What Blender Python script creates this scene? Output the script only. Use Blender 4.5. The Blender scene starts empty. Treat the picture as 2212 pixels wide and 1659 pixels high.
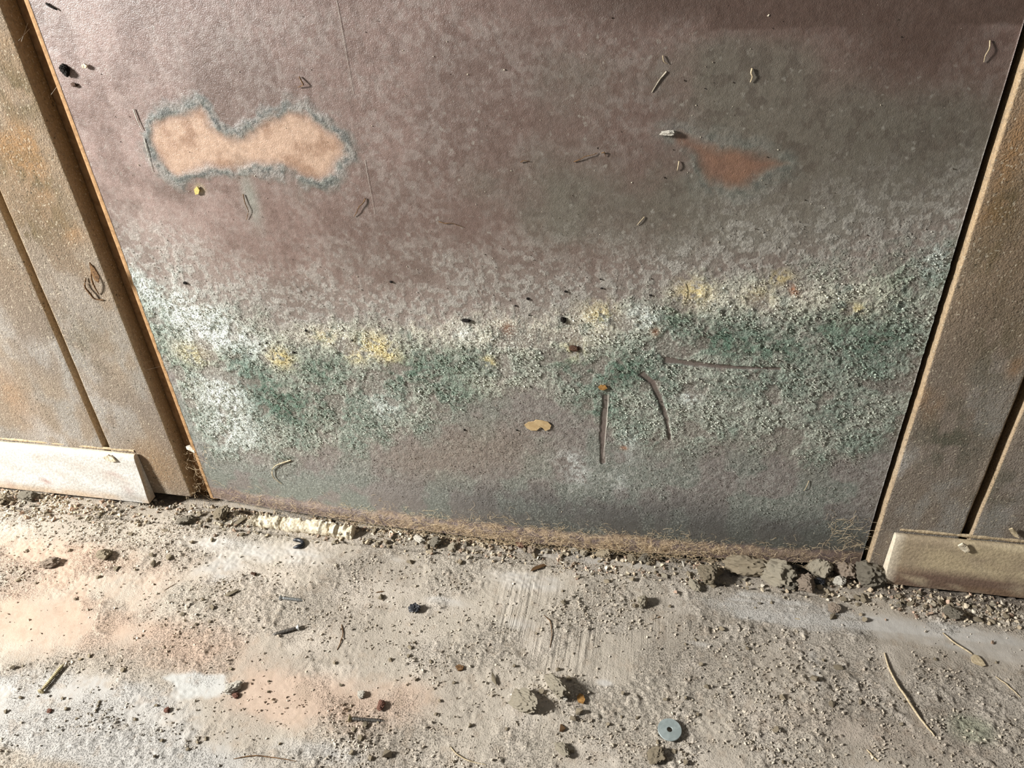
import bpy, bmesh, math, random
import numpy as np
from mathutils import Matrix, Vector

rng = np.random.default_rng(7)
random.seed(7)
scene = bpy.context.scene
C = scene.collection

# ------------------------------------------------------------------ camera
# world: X along the wall, Y into the wall (skirting front at y=0), Z up
FPX = 1600.0
PC = np.array([1106.0, 829.5])
def _v(x, y): return np.array([x - PC[0], y - PC[1], FPX], float)
_d = _v(1245, 3210); _d /= np.linalg.norm(_d)
_n = np.cross(_v(315, 1090), _v(1900, 1262))
_h = np.cross(_d, _n); _h /= np.linalg.norm(_h); _h *= np.sign(_h[0])
_up = -_d
_yy = np.cross(_up, _h)
RW = np.stack([_h, _yy, _up])            # world = RW @ camera(x right, y down, z forward)
_r = RW @ _v(1000, 1164)
CAMP = np.array([0.0, -0.789 * _r[1] / -_r[2], 0.789])   # 0.79 m above the floor, skirting foot at y = 0
print('camera', CAMP)
cam = bpy.data.cameras.new('camera'); cam_o = bpy.data.objects.new('camera', cam); C.objects.link(cam_o)
cam.sensor_fit = 'HORIZONTAL'; cam.sensor_width = 36.0; cam.lens = FPX / 2212 * 36.0
cam.clip_start = 0.01
_m = np.eye(4); _m[:3, 0] = RW @ [1, 0, 0]; _m[:3, 1] = RW @ [0, -1, 0]; _m[:3, 2] = RW @ [0, 0, -1]; _m[:3, 3] = CAMP
cam_o.matrix_world = Matrix(_m.tolist())
scene.camera = cam_o

# ------------------------------------------------------------------ world, light, exposure
world = bpy.data.worlds.new('room_ambient'); scene.world = world; world.use_nodes = True
bg = world.node_tree.nodes['Background']
bg.inputs[0].default_value = (0.93, 0.95, 1.0, 1); bg.inputs[1].default_value = 0.13
ld = bpy.data.lights.new('window_daylight', 'AREA'); ld.shape = 'RECTANGLE'; ld.size = 0.30; ld.size_y = 0.40
ld.energy = 166; ld.color = (1.0, 0.985, 0.96)
lo = bpy.data.objects.new('window_daylight', ld); C.objects.link(lo)
lo.location = (-2.25, -0.96, 1.40)
_t = Vector((-0.15, 0.0, 0.15)) - lo.location
lo.rotation_euler = _t.to_track_quat('-Z', 'Y').to_euler()
vs = scene.view_settings
vs.view_transform = 'Standard'; vs.look = 'None'; vs.gamma = 1.0; vs.exposure = 0.0
vs.use_curve_mapping = False

# ------------------------------------------------------------------ helpers
def lin(c):
    c = c / 255.0
    return c / 12.92 if c <= 0.04045 else ((c + 0.055) / 1.055) ** 2.4
def S(r, g, b): return np.array([lin(r), lin(g), lin(b)])
def ray(px, py): return RW @ _v(px, py)
def on_y(px, py, y):                         # point of the photograph on the vertical plane at depth y
    r = ray(px, py); return CAMP + r * ((y - CAMP[1]) / r[1])
def on_z(px, py, z=0.0):                     # point of the photograph on the floor
    r = ray(px, py); return CAMP + r * ((z - CAMP[2]) / r[2])
Y_BOARD, Y_PANEL, Y_STRIP = 0.016, 0.023, 0.0245
def PW(px, py):
    q = on_y(px, py, Y_PANEL - 0.004); return np.array([q[0], q[2]])
def BW(px, py):
    q = on_y(px, py, Y_BOARD); return np.array([q[0], q[2]])
def FW(px, py): return on_z(px, py)[:2]

_T = rng.random((256, 256))
def vnoise(x, y, s=0):
    x = np.asarray(x, float) + s * 17.31; y = np.asarray(y, float) + s * 9.73
    xi = np.floor(x).astype(int); yi = np.floor(y).astype(int)
    fx = x - xi; fy = y - yi
    fx = fx * fx * fx * (fx * (fx * 6 - 15) + 10); fy = fy * fy * fy * (fy * (fy * 6 - 15) + 10)
    a = _T[xi & 255, yi & 255]; b = _T[(xi + 1) & 255, yi & 255]
    c = _T[xi & 255, (yi + 1) & 255]; d = _T[(xi + 1) & 255, (yi + 1) & 255]
    return (a * (1 - fx) + b * fx) * (1 - fy) + (c * (1 - fx) + d * fx) * fy
def fbm(x, y, s=0, o=4):
    t = 0; a = 0.5; w = 0
    for i in range(o):
        t = t + a * vnoise(x * 2 ** i, y * 2 ** i, s + i * 3); w += a; a *= 0.5
    return t / w
def sst(a, b, x):
    t = np.clip((x - a) / (b - a), 0, 1); return t * t * (3 - 2 * t)
def mixc(c, d, m): return c * (1 - m[..., None]) + np.asarray(d) * m[..., None]
def blob(x, z, mp, px, py, rx, ry=None):
    ry = ry or rx
    c = mp(px, py); a = abs(mp(px + rx, py)[0] - c[0]); b = abs(mp(px, py + ry)[1] - c[1])
    return np.exp(-(((x - c[0]) / a) ** 2 + ((z - c[1]) / b) ** 2))
def polyline_dist(x, z, pts):
    d = np.full(np.shape(x), 9.0); tt = np.zeros(np.shape(x)); n = len(pts) - 1
    for i in range(n):
        a, b = np.array(pts[i]), np.array(pts[i + 1]); ab = b - a
        t = np.clip(((x - a[0]) * ab[0] + (z - a[1]) * ab[1]) / (ab @ ab), 0, 1)
        dd = np.hypot(x - a[0] - t * ab[0], z - a[1] - t * ab[1])
        m = dd < d; d = np.where(m, dd, d); tt = np.where(m, (i + t) / n, tt)
    return d, tt
def poly_sd(x, z, pts):
    d, _ = polyline_dist(x, z, pts + [pts[0]])
    ins = np.zeros(np.shape(x), bool); n = len(pts)
    for i in range(n):
        x1, z1 = pts[i]; x2, z2 = pts[(i + 1) % n]
        c = ((z1 > z) != (z2 > z)) & (x < (x2 - x1) * (z - z1) / (z2 - z1 + 1e-12) + x1)
        ins ^= c
    return np.where(ins, -d, d)

def np_mesh(name, V, F, col=None, msk=None, smooth=True):
    """V (n,3); F (m,k) with k = 3 or 4, one k for the mesh"""
    me = bpy.data.meshes.new(name); V = np.ascontiguousarray(V, np.float32); F = np.ascontiguousarray(F, np.int32)
    k = F.shape[1]
    me.vertices.add(len(V)); me.vertices.foreach_set('co', V.ravel())
    me.loops.add(F.size); me.loops.foreach_set('vertex_index', F.ravel())
    me.polygons.add(len(F)); me.polygons.foreach_set('loop_start', np.arange(0, F.size, k, dtype=np.int32))
    me.polygons.foreach_set('loop_total', np.full(len(F), k, np.int32))
    me.polygons.foreach_set('use_smooth', np.full(len(F), smooth))
    for nm, a in (('Col', col), ('Msk', msk)):
        if a is not None:
            at = me.attributes.new(nm, 'FLOAT_COLOR', 'POINT')
            q = np.ones((len(V), 4), np.float32); q[:, :a.shape[1]] = a
            at.data.foreach_set('color', q.ravel())
    me.update(); me.validate()
    return me
def link(name, me, mat, parent=None):
    o = bpy.data.objects.new(name, me); C.objects.link(o)
    if mat and me is not None and not me.materials: me.materials.append(mat)
    if parent: o.parent = parent
    return o
def tag(o, label=None, cat=None, group=None, kind=None):
    if label: o['label'] = label
    if cat: o['category'] = cat
    if group: o['group'] = group
    if kind: o['kind'] = kind
    return o
def empty(name, loc, label, cat, group=None):
    o = bpy.data.objects.new(name, None); C.objects.link(o); o.location = loc; o.empty_display_size = 0.01
    return tag(o, label, cat, group)
def grid_faces(nu, nv):
    i = np.arange((nu - 1) * (nv - 1)); r = i // (nv - 1); c = i % (nv - 1)
    a = r * nv + c
    return np.stack([a, a + 1, a + nv + 1, a + nv], 1)

# ------------------------------------------------------------------ materials
class MB:
    def __init__(s, name):
        s.m = bpy.data.materials.new(name); s.m.use_nodes = True; s.t = s.m.node_tree; s.N = s.t.nodes; s.L = s.t.links
        s.b = s.N['Principled BSDF']
        s.co = s.N.new('ShaderNodeTexCoord').outputs['Object']
    def inp(s, sock, v):
        if hasattr(v, 'is_output') or isinstance(v, bpy.types.NodeSocket): s.L.new(v, sock)
        else: sock.default_value = v
    def noise(s, sc, det=3, rough=0.6, vec=None, dist=0):
        n = s.N.new('ShaderNodeTexNoise'); n.inputs['Scale'].default_value = sc; n.inputs['Detail'].default_value = det
        n.inputs['Roughness'].default_value = rough; n.inputs['Distortion'].default_value = dist
        s.L.new(vec or s.co, n.inputs['Vector']); return n.outputs['Fac']
    def voro(s, sc, feat='F1', vec=None):
        n = s.N.new('ShaderNodeTexVoronoi'); n.feature = feat; n.inputs['Scale'].default_value = sc
        s.L.new(vec or s.co, n.inputs['Vector']); return n.outputs['Distance']
    def scale(s, v):
        n = s.N.new('ShaderNodeMapping'); n.inputs['Scale'].default_value = v; s.L.new(s.co, n.inputs['Vector']); return n.outputs[0]
    def math(s, op, a, b=0.0, clamp=False):
        n = s.N.new('ShaderNodeMath'); n.operation = op; n.use_clamp = clamp
        s.inp(n.inputs[0], a); s.inp(n.inputs[1], b); return n.outputs[0]
    def ramp(s, f, a, b, lo=0.0, hi=1.0):
        n = s.N.new('ShaderNodeMapRange'); n.interpolation_type = 'SMOOTHSTEP'
        s.inp(n.inputs[0], f); n.inputs[1].default_value = a; n.inputs[2].default_value = b
        n.inputs[3].default_value = lo; n.inputs[4].default_value = hi; return n.outputs[0]
    def mix(s, f, a, b, typ='MIX'):
        n = s.N.new('ShaderNodeMix'); n.data_type = 'RGBA'; n.blend_type = typ
        s.inp(n.inputs[0], f)
        for k, v in ((6, a), (7, b)):
            if not isinstance(v, bpy.types.NodeSocket): v = tuple(v[:3]) + (1,)
            s.inp(n.inputs[k], v)
        return n.outputs[2]
    def gain(s, col, f):                     # colour times a scalar socket
        n = s.N.new('ShaderNodeVectorMath'); n.operation = 'SCALE'; s.inp(n.inputs[0], col); s.inp(n.inputs['Scale'], f); return n.outputs[0]
    def attr(s, nm):
        n = s.N.new('ShaderNodeAttribute'); n.attribute_name = nm; return n
    def sep(s, c):
        n = s.N.new('ShaderNodeSeparateColor'); s.L.new(c, n.inputs[0]); return n.outputs
    def bump(s, h, dist, strength=1.0, prev=None):
        n = s.N.new('ShaderNodeBump'); n.inputs['Distance'].default_value = dist; n.inputs['Strength'].default_value = strength
        s.L.new(h, n.inputs['Height'])
        if prev: s.L.new(prev, n.inputs['Normal'])
        return n.outputs[0]
    def out(s, col, rough=0.9, nrm=None, spec=0.2, metal=0.0):
        s.inp(s.b.inputs['Base Color'], col if isinstance(col, bpy.types.NodeSocket) else tuple(col[:3]) + (1,))
        s.inp(s.b.inputs['Roughness'], rough); s.b.inputs['Specular IOR Level'].default_value = spec
        s.b.inputs['Metallic'].default_value = metal
        if nrm: s.L.new(nrm, s.b.inputs['Normal'])
        return s.m

def mat_panel():
    b = MB('hardboard_with_mould'); a = b.attr('Col').outputs['Color']; r, g, w = b.sep(b.attr('Msk').outputs['Color'])[:3]
    f1 = b.noise(420, 3, 0.65); f2 = b.noise(1100, 2, 0.6); f3 = b.noise(140, 3, 0.6)
    k = b.math('ADD', b.math('MULTIPLY', b.math('SUBTRACT', f1, 0.5), 0.55), b.math('MULTIPLY', b.math('SUBTRACT', f3, 0.5), 0.5))
    col = b.gain(a, b.math('ADD', 1.0, k))
    # pale grey mould dots, more or fewer of them by the Msk green channel
    wn = b.N.new('ShaderNodeTexNoise'); wn.inputs['Scale'].default_value = 260; b.L.new(b.co, wn.inputs['Vector'])
    ws = b.N.new('ShaderNodeVectorMath'); ws.operation = 'SCALE'; b.L.new(wn.outputs['Color'], ws.inputs[0]); ws.inputs['Scale'].default_value = 0.006
    wa = b.N.new('ShaderNodeVectorMath'); wa.operation = 'ADD'; b.L.new(b.co, wa.inputs[0]); b.L.new(ws.outputs[0], wa.inputs[1])
    v = b.voro(130, vec=wa.outputs[0]); dots = b.math('MULTIPLY', b.ramp(b.math('ADD', v, b.math('MULTIPLY', b.noise(55, 2, .5), .5)), 0.60, 0.34), .62)
    sel = b.ramp(b.noise(90, 2, 0.5), 0.50, 0.62)
    col = b.mix(b.math('MULTIPLY', b.math('MULTIPLY', dots, sel), g), col, S(150, 146, 136))
    # crust: pale crumbs and dark pits
    pale = b.math('MULTIPLY', b.ramp(f1, 0.50, 0.66), w, True)
    col = b.mix(b.math('MULTIPLY', pale, 0.9), col, S(222, 224, 210))
    pit = b.math('MULTIPLY', b.ramp(f1, 0.44, 0.34), r, True)
    col = b.mix(b.math('MULTIPLY', pit, 0.55), col, S(52, 56, 50))
    n1 = b.bump(b.math('MULTIPLY', f1, r), 0.0042)
    n2 = b.bump(f2, 0.0006, 0.7, n1)
    n3 = b.bump(f3, 0.0010, 0.5, n2)
    return b.out(col, b.math('ADD', b.ramp(r, 0, .5, 0.40, 0.92), b.math('MULTIPLY', b.math('SUBTRACT', f3, .5), .25)), n3, 0.75)
def mat_board():
    b = MB('dusty_mouldy_board'); a = b.attr('Col').outputs['Color']
    f1 = b.noise(500, 3, 0.65); f2 = b.noise(130, 3, 0.6); st = b.noise(60, 3, 0.6, b.scale((6, 6, 0.5)))
    k = b.math('ADD', b.math('MULTIPLY', b.math('SUBTRACT', f1, 0.5), 0.7), b.math('MULTIPLY', b.math('SUBTRACT', st, 0.5), 0.5))
    col = b.gain(a, b.math('ADD', 1.0, k))
    col = b.mix(b.ramp(b.noise(220, 3, .6), .50, .62, 0, .35), col, S(112, 100, 86))
    sp = b.ramp(b.noise(330, 2, 0.5), 0.60, 0.70)
    col = b.mix(b.math('MULTIPLY', sp, 0.5), col, S(196, 186, 164))
    dk = b.math('MULTIPLY', b.ramp(b.noise(260, 2, 0.5), 0.38, 0.30), b.ramp(b.noise(16, 2, 0.5), 0.45, 0.60))
    col = b.mix(b.math('MULTIPLY', dk, 0.7), col, S(58, 54, 42))
    n1 = b.bump(f1, 0.0022, 0.9); n2 = b.bump(f2, 0.0022, 0.6, n1)
    return b.out(col, 0.92, n2)
def mat_floor():
    b = MB('dust_covered_floor'); a = b.attr('Col').outputs['Color']; r, g, w = b.sep(b.attr('Msk').outputs['Color'])[:3]
    f1 = b.noise(480, 3, 0.6); f2 = b.noise(160, 3, 0.6); f3 = b.noise(1300, 2, 0.5)
    sc = b.noise(190, 3, 0.6, b.scale((1.0, 0.06, 1.0)))
    k = b.math('ADD', b.math('MULTIPLY', b.math('SUBTRACT', f1, 0.5), 0.30), b.math('MULTIPLY', b.math('SUBTRACT', f2, 0.5), 0.20))
    k = b.math('ADD', k, b.math('MULTIPLY', b.math('MULTIPLY', b.math('SUBTRACT', sc, 0.5), g), 0.35))
    col = b.gain(a, b.math('ADD', 1.0, k))
    n1 = b.bump(b.math('MULTIPLY', b.ramp(f1, .46, .72), r), 0.0016)
    n2 = b.bump(b.math('MULTIPLY', sc, g), 0.0035, 1.0, n1)
    n3 = b.bump(f3, 0.0004, 0.6, n2)
    return b.out(col, 0.9, n3)
def mat_col(name, bumpd=0.0008, rough=0.9, sc=500, var=0.5, spec=0.2):
    b = MB(name); a = b.attr('Col').outputs['Color']; f = b.noise(sc, 3, 0.6)
    col = b.gain(a, b.ramp(f, 0.25, 0.75, 1 - var, 1 + var))
    return b.out(col, rough, b.bump(f, bumpd), spec)
def mat_plain(name, c1, c2, sc=300, rough=0.9, bumpd=0.0006, spec=0.2, metal=0.0, per_object=0.0):
    b = MB(name); f = b.noise(sc, 3, 0.6)
    col = b.mix(b.ramp(f, 0.35, 0.65), c1, c2)
    if per_object:
        oi = b.N.new('ShaderNodeObjectInfo'); col = b.gain(col, b.ramp(oi.outputs['Random'], 0, 1, 1 - per_object, 1 + per_object))
    return b.out(col, rough, b.bump(f, bumpd), spec, metal)
M = dict(
    panel=mat_panel(), board=mat_board(), floor=mat_floor(),
    crust=mat_col('mould_crust', 0.0003, 0.95, 900, 0.25),
    grit=mat_col('plaster_grit', 0.0004, 0.95, 700, 0.25),
    skirt=mat_col('grimy_paint', 0.0008, 0.7, 260, 0.18, 0.35),
    strip=mat_plain('raw_timber', S(156, 124, 88), S(130, 100, 68), 120, 0.85, 0.0008),
    back=mat_plain('dark_cavity_timber', S(96, 72, 44), S(70, 50, 32), 100, 0.95),
    chunk=mat_plain('crumbled_mortar', S(196, 182, 156), S(158, 142, 118), 260, 0.95, 0.0015, per_object=0.22),
    white=mat_plain('white_plaster', S(226, 220, 206), S(200, 192, 176), 260, 0.9, 0.0008),
    pale=mat_plain('pale_mortar', S(218, 208, 186), S(190, 176, 150), 220, 0.95, 0.0018),
    greych=mat_plain('grey_mortar', S(170, 161, 144), S(134, 126, 110), 220, 0.95, 0.0018),
    red=mat_plain('brick_crumb', S(146, 108, 92), S(112, 78, 66), 300, 0.95, 0.0008),
    pink=mat_plain('pinkish_mortar', S(194, 177, 158), S(164, 145, 127), 220, 0.95, 0.0014),
    amber=mat_plain('amber_flake', S(168, 128, 74), S(132, 96, 52), 300, 0.7),
    brown=mat_plain('brown_husk', S(92, 62, 40), S(58, 38, 26), 400, 0.6, 0.0004, 0.4),
    bark=mat_plain('dry_bark', S(120, 92, 62), S(84, 62, 42), 300, 0.9, 0.0008),
    black=mat_plain('black_plastic', S(16, 18, 24), S(24, 27, 33), 200, 0.4, 0.0001, 0.5),
    zinc=mat_plain('zinc_steel', S(190, 192, 190), S(150, 152, 150), 500, 0.36, 0.0001, 0.6, 0.35),
    dzinc=mat_plain('dull_steel', S(140, 136, 130), S(92, 88, 82), 500, 0.4, 0.0001, 0.6, 0.3),
    brass=mat_plain('yellow_passivated_steel', S(172, 160, 124), S(138, 126, 92), 400, 0.6, 0.0002, 0.5, 0.2),
    galv=mat_plain('galvanised_steel', S(152, 162, 160), S(136, 146, 144), 150, 0.5, 0.0001, 0.5, 0.15),
    straw=mat_plain('dry_straw', S(200, 184, 154), S(166, 150, 120), 300, 0.8, 0.0004),
    web=mat_plain('dusty_cobweb', S(226, 206, 172), S(200, 176, 140), 300, 0.9, 0.0002),
    wweb=mat_plain('white_cobweb', S(216, 212, 200), S(190, 184, 170), 300, 0.9, 0.0002),
    soot=mat_plain('black_dirt', S(44, 40, 36), S(30, 27, 24), 400, 0.9, 0.0006),
    tanchip=mat_plain('tan_paint', S(186, 162, 122), S(170, 145, 106), 160, 0.8, 0.0002),
    bead=mat_plain('old_paint_bead', S(186, 168, 138), S(160, 142, 114), 200, 0.9, 0.0015),
    sliver=mat_plain('dusty_wood_sliver', S(170, 158, 134), S(126, 114, 92), 200, 0.9, 0.0010),
)

# ------------------------------------------------------------------ floor
def worn_patch(x, y, pts, soft=0.008):
    return sst(soft, -soft, poly_sd(x + (fbm(x * 40, y * 40, 5) - .5) * .02, y + (fbm(x * 40, y * 40, 9) - .5) * .02, [tuple(FW(*p)) for p in pts]))
def fblob(x, y, px, py, rx, ry): return blob(x, y, FW, px, py, rx, ry)
def floor_fields(x, y):
    n1 = fbm(x * 6, y * 6, 1); n2 = fbm(x * 22, y * 22, 2); n3 = fbm(x * 90, y * 90, 3)
    base = mixc(np.broadcast_to(S(175, 166, 152), x.shape + (3,)), S(161, 152, 139), sst(.35, .65, n1))
    base = mixc(base, S(186, 177, 164), sst(.52, .68, n2) * .6)
    # orange-pink dust
    og = (fblob(x, y, 130, 1210, 260, 60) + fblob(x, y, 90, 1340, 260, 80) + .8 * fblob(x, y, 420, 1400, 170, 60)
          + 1.2 * fblob(x, y, 660, 1515, 210, 65) + .6 * fblob(x, y, 880, 1500, 90, 50) + .35 * fblob(x, y, 1760, 1560, 300, 60) + .25 * fblob(x, y, 2100, 1640, 200, 60))
    og = sst(.15, .9, og * (.3 + .8 * n2 + .6 * n3))
    base = mixc(base, S(180, 154, 134), og * .62 + .22 * np.clip(fblob(x, y, 180, 1260, 480, 150), 0, 1) * sst(.3, .7, n2))
    # pale worn plaster patches
    wh = (1.1 * fblob(x, y, 150, 1500, 330, 70) + 1.2 * fblob(x, y, 250, 1620, 420, 55) + .5 * fblob(x, y, 690, 1620, 160, 40) + .7 * fblob(x, y, 470, 1230, 90, 50))
    wh = sst(.30, .8, wh * (.25 + .7 * fbm(x * 12, y * 40, 12) + .7 * fbm(x * 45, y * 45, 13)))
    base = mixc(base, S(170, 168, 163), wh * .8)
    p1 = worn_patch(x, y, [(345, 1468), (420, 1448), (470, 1465), (508, 1490), (455, 1510), (380, 1508)], .004)
    gr = (fblob(x, y, 1640, 1310, 110, 30) + fblob(x, y, 1850, 1345, 260, 28) + .9 * fblob(x, y, 1290, 1205, 260, 14) + .7 * fblob(x, y, 1130, 1255, 130, 26)
          + .8 * fblob(x, y, 560, 1190, 220, 30) + .6 * fblob(x, y, 2150, 1400, 130, 40) + .8 * fblob(x, y, 1305, 1475, 24, 9) + .6 * fblob(x, y, 1500, 1390, 60, 9)
          + .6 * fblob(x, y, 1120, 1345, 60, 20) + .6 * fblob(x, y, 960, 1300, 80, 12) + .7 * fblob(x, y, 855, 1205, 30, 12) + .5 * fblob(x, y, 1760, 1450, 20, 80))
    gr = sst(.25, .8, gr * (.15 + .9 * n2 + .8 * fbm(x * 50, y * 26, 14)))
    gr = gr * (.55 + .45 * sst(.35, .6, fbm(x * 14, y * 110, 15))); base = mixc(base, S(184, 181, 175), gr * .75)
    base = mixc(base, S(180, 181, 177), p1 * .8)
    gn = sst(.3, .9, fblob(x, y, 2090, 1575, 70, 40) * (.5 + n2)); base = mixc(base, S(150, 156, 132), gn * .6)
    base = mixc(base, S(150, 134, 116), sst(.60, .74, n3) * .3 * (1 - .7 * gr))
    # darker towards the wall foot and along the right skirting
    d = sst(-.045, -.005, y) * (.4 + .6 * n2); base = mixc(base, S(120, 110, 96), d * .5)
    base = mixc(base, S(96, 86, 78), sst(.0, .5, fblob(x, y, 2080, 1290, 230, 16)) * .6)
    smooth_ = np.clip(gr * .9 + wh * .45 + p1 + og * .25, 0, 1)
    rough = np.clip(.25 + 1.1 * sst(.38, .62, fbm(x * 14, y * 14, 21)) - .85 * smooth_, .05, 1.1)
    brush = np.clip(fblob(x, y, 1180, 1350, 330, 120) + .5 * fblob(x, y, 1080, 1590, 120, 70), 0, 1) * sst(.30, .75, fbm(x * 22, y * 7, 31))
    return base, rough, brush, smooth_
def groove(x, y):
    yc = -.031 + .010 * (fbm(x * 5, x * 0, 41) - .5) - .006 * sst(-.7, -1.0, x)
    on = sst(.30, .05, x) * sst(.32, .5, fbm(x * 14, x * 0 + 3, 44) + .15)
    return np.exp(-((y - yc) / .0022) ** 2) * on
def smooth_hole(x, y): return sst(.45, .65, fbm(x * 10, y * 10, 54))
def floor_h(x, y):
    _, rough, brush, sm = floor_fields(x, y)
    h = .0020 * (fbm(x * 25, y * 25, 51) - .5) + rough * .0060 * np.clip(fbm(x * 120, y * 120, 52, 3) - .46, 0, 1) * (.5 + fbm(x * 300, y * 300, 57, 2)) * sst(.3, .6, fbm(x * 30, y * 30, 56) + .1) + .0016 * (.2 + smooth_hole(x, y)) * (fbm(x * 240, y * 240, 53, 2) - .5)
    h = h + brush * .0012 * (vnoise(x * 300, y * 10, 55) - .5)
    h = h - groove(x, y) * .0040
    h = h - sst(-.034, -.030, y) * sst(.32, .28, x) * sst(-.80, -.76, x) * .0025
    h = h - .010 * sst(-.002, .012, y + .012 * (fbm(x * 30, x * 0, 58) - .5))
    # small mound around the crumbs in the foreground
    for px, py, r, a in ((1190, 1500, 70, .006), (770, 1600, 55, .005), (1720, 1490, 130, .004), (430, 1310, 60, .003), (1060, 1475, 20, .004)):
        h = h + a * fblob(x, y, px, py, r, r * .6) * (.3 + 1.4 * fbm(x * 160, y * 160, 59, 3)) * .7
    return h
def dense(a0, a1, d0, d1, fine, coarse):
    return np.unique(np.concatenate([np.arange(a0, d0, coarse), np.arange(d0, d1, fine), np.arange(d1, a1 + coarse, coarse)]).round(6))
fx = dense(-2.2, 1.7, -1.08, .56, .0016, .03); fy = dense(-1.6, .075, -.46, .045, .0014, .03)
X, Yg = np.meshgrid(fx, fy, indexing='ij')
base, rough, brush, sm = floor_fields(X, Yg)
H = floor_h(X, Yg)
_gc = groove(X, Yg); base = mixc(base, S(70, 60, 50), _gc * .6)
V = np.stack([X, Yg, H], -1).reshape(-1, 3)
me = np_mesh('floor', V, grid_faces(len(fx), len(fy))[:, ::-1], base.reshape(-1, 3), np.stack([rough, brush, sm], -1).reshape(-1, 3))
floor = tag(link('floor', me, M['floor']), 'dusty grey-beige floor strewn with plaster grit', kind='structure')
def fz(x, y): return float(floor_h(np.array([x]), np.array([y]))[0])

# ------------------------------------------------------------------ wall: backing, planks, timber strips
def loft(name, secs, mat, parent=None, col=None, cap=True, smooth=True):
    """secs (n, m, 3): n cross-sections of m points, closed around"""
    secs = np.asarray(secs, float); n, m = secs.shape[:2]
    V = secs.reshape(-1, 3)
    i = np.arange((n - 1) * m); r = i // m; c = i % m; c2 = (c + 1) % m
    F = np.stack([r * m + c, r * m + c2, (r + 1) * m + c2, (r + 1) * m + c], 1)
    bm = bmesh.new(); vv = [bm.verts.new(v) for v in V]
    for f in F: bm.faces.new([vv[k] for k in f]).smooth = smooth
    if cap:
        bm.faces.new([vv[k] for k in range(m)][::-1]); bm.faces.new([vv[(n - 1) * m + k] for k in range(m)])
    bmesh.ops.recalc_face_normals(bm, faces=bm.faces)
    me = bpy.data.meshes.new(name); bm.to_mesh(me); bm.free()
    if col is not None:
        at = me.attributes.new('Col', 'FLOAT_COLOR', 'POINT'); q = np.ones((len(V), 4), np.float32); q[:, :3] = col.reshape(-1, 3)
        at.data.foreach_set('color', q.ravel())
    me.set_sharp_from_angle(angle=math.radians(50))
    return link(name, me, mat, parent)
def boxmesh(name, x0, x1, y0, y1, z0, z1, mat, parent=None):
    V = np.array([(x, y, z) for x in (x0, x1) for y in (y0, y1) for z in (z0, z1)])
    F = np.array([(0, 1, 3, 2), (4, 6, 7, 5), (0, 4, 5, 1), (2, 3, 7, 6), (0, 2, 6, 4), (1, 5, 7, 3)])
    return link(name, np_mesh(name, V, F, smooth=False), mat, parent)
ZT = 1.25
wall = boxmesh('wall_back', -2.2, 1.7, .046, .075, -.02, ZT, M['back'])
tag(wall, 'timber-lined back wall with planks either side of the brown panel', kind='structure')
def edge_line(pts, y):                        # straight edge x = a + b z through photographed points
    P = np.array([on_y(px, py, y) for px, py in pts]); b, a = np.polyfit(P[:, 2], P[:, 0], 1); return lambda z: a + b * z
L_edge = edge_line([(14, 30), (82, 250), (183, 471), (216, 560), (305, 800), (376, 970), (415, 1075)], Y_BOARD)
P_left = edge_line([(60, 0), (117, 135), (199, 371), (267, 560), (302, 655), (362, 800), (420, 963)], Y_PANEL)
P_right = edge_line([(2212, 34), (2139, 277), (2064, 526), (2040, 608), (1989, 789), (1890, 1100)], Y_PANEL)
R_edge = edge_line([(2156, 300), (2098, 515), (2007, 800), (1922, 1060), (1883, 1190)], Y_BOARD)
L_gr = edge_line([(0, 455), (70, 610), (150, 790), (228, 980)], Y_BOARD)     # left side of the groove
R_gr = edge_line([(2212, 815), (2150, 980), (2072, 1165)], Y_BOARD)
def plank_col(x, z):
    n1 = fbm(x * 9, z * 4, 61); n2 = fbm(x * 28, z * 18, 62); n3 = fbm(x * 70, z * 60, 63)
    c = mixc(np.broadcast_to(S(152, 138, 121), x.shape + (3,)), S(136, 125, 113), sst(.4, .62, n1))
    c = mixc(c, S(150, 146, 138), sst(.46, .64, n2) * .7)
    o = sum(a * blob(x, z, BW, *p) for a, p in ((1, (60, 330, 60, 45)), (.9, (20, 290, 50, 80)), (.7, (120, 440, 50, 50)), (.6, (30, 860, 40, 70)), (.7, (150, 500, 40, 30)),
            (1, (2190, 320, 40, 160)), (.9, (2150, 470, 30, 30)), (.7, (2010, 860, 40, 70)), (.8, (2195, 790, 18, 26)), (.6, (40, 130, 60, 60)), (.5, (2120, 640, 40, 50))))
    c = mixc(c, S(172, 128, 80), np.clip(o, 0, 1) * sst(.3, .6, n2) * .75)
    g = sum(a * blob(x, z, BW, *p) for a, p in ((1, (30, 200, 60, 60)), (1, (60, 380, 60, 40)), (1, (60, 500, 26, 30)), (.6, (115, 470, 40, 60)), (.9, (2180, 440, 40, 40)),
            (.7, (2160, 560, 60, 60)), (.6, (2150, 760, 60, 90)), (.7, (2050, 950, 80, 70)), (.5, (2160, 1060, 60, 70)), (.4, (170, 740, 60, 60))))
    c = mixc(c, S(82, 84, 68), np.clip(g * 1.2, 0, 1) * sst(.36, .56, n3) * .9)
    w = sum(a * blob(x, z, BW, *p) for a, p in ((.8, (120, 945, 50, 40)), (.6, (60, 720, 90, 60)), (.5, (210, 860, 60, 80)), (.7, (1950, 1000, 40, 40)), (.6, (2190, 1060, 40, 60)), (.4, (150, 620, 60, 50))))
    c = mixc(c, S(200, 196, 190), np.clip(w, 0, 1) * sst(.35, .6, n2) * .6)
    c = mixc(c, S(156, 124, 84), blob(x, z, BW, 330, 1010, 70, 60) * .6)
    c = mixc(c, S(134, 108, 74), sst(.22, .5, z) * .5 * sst(.3, .6, n1 + .1))
    return c * .84
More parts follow.
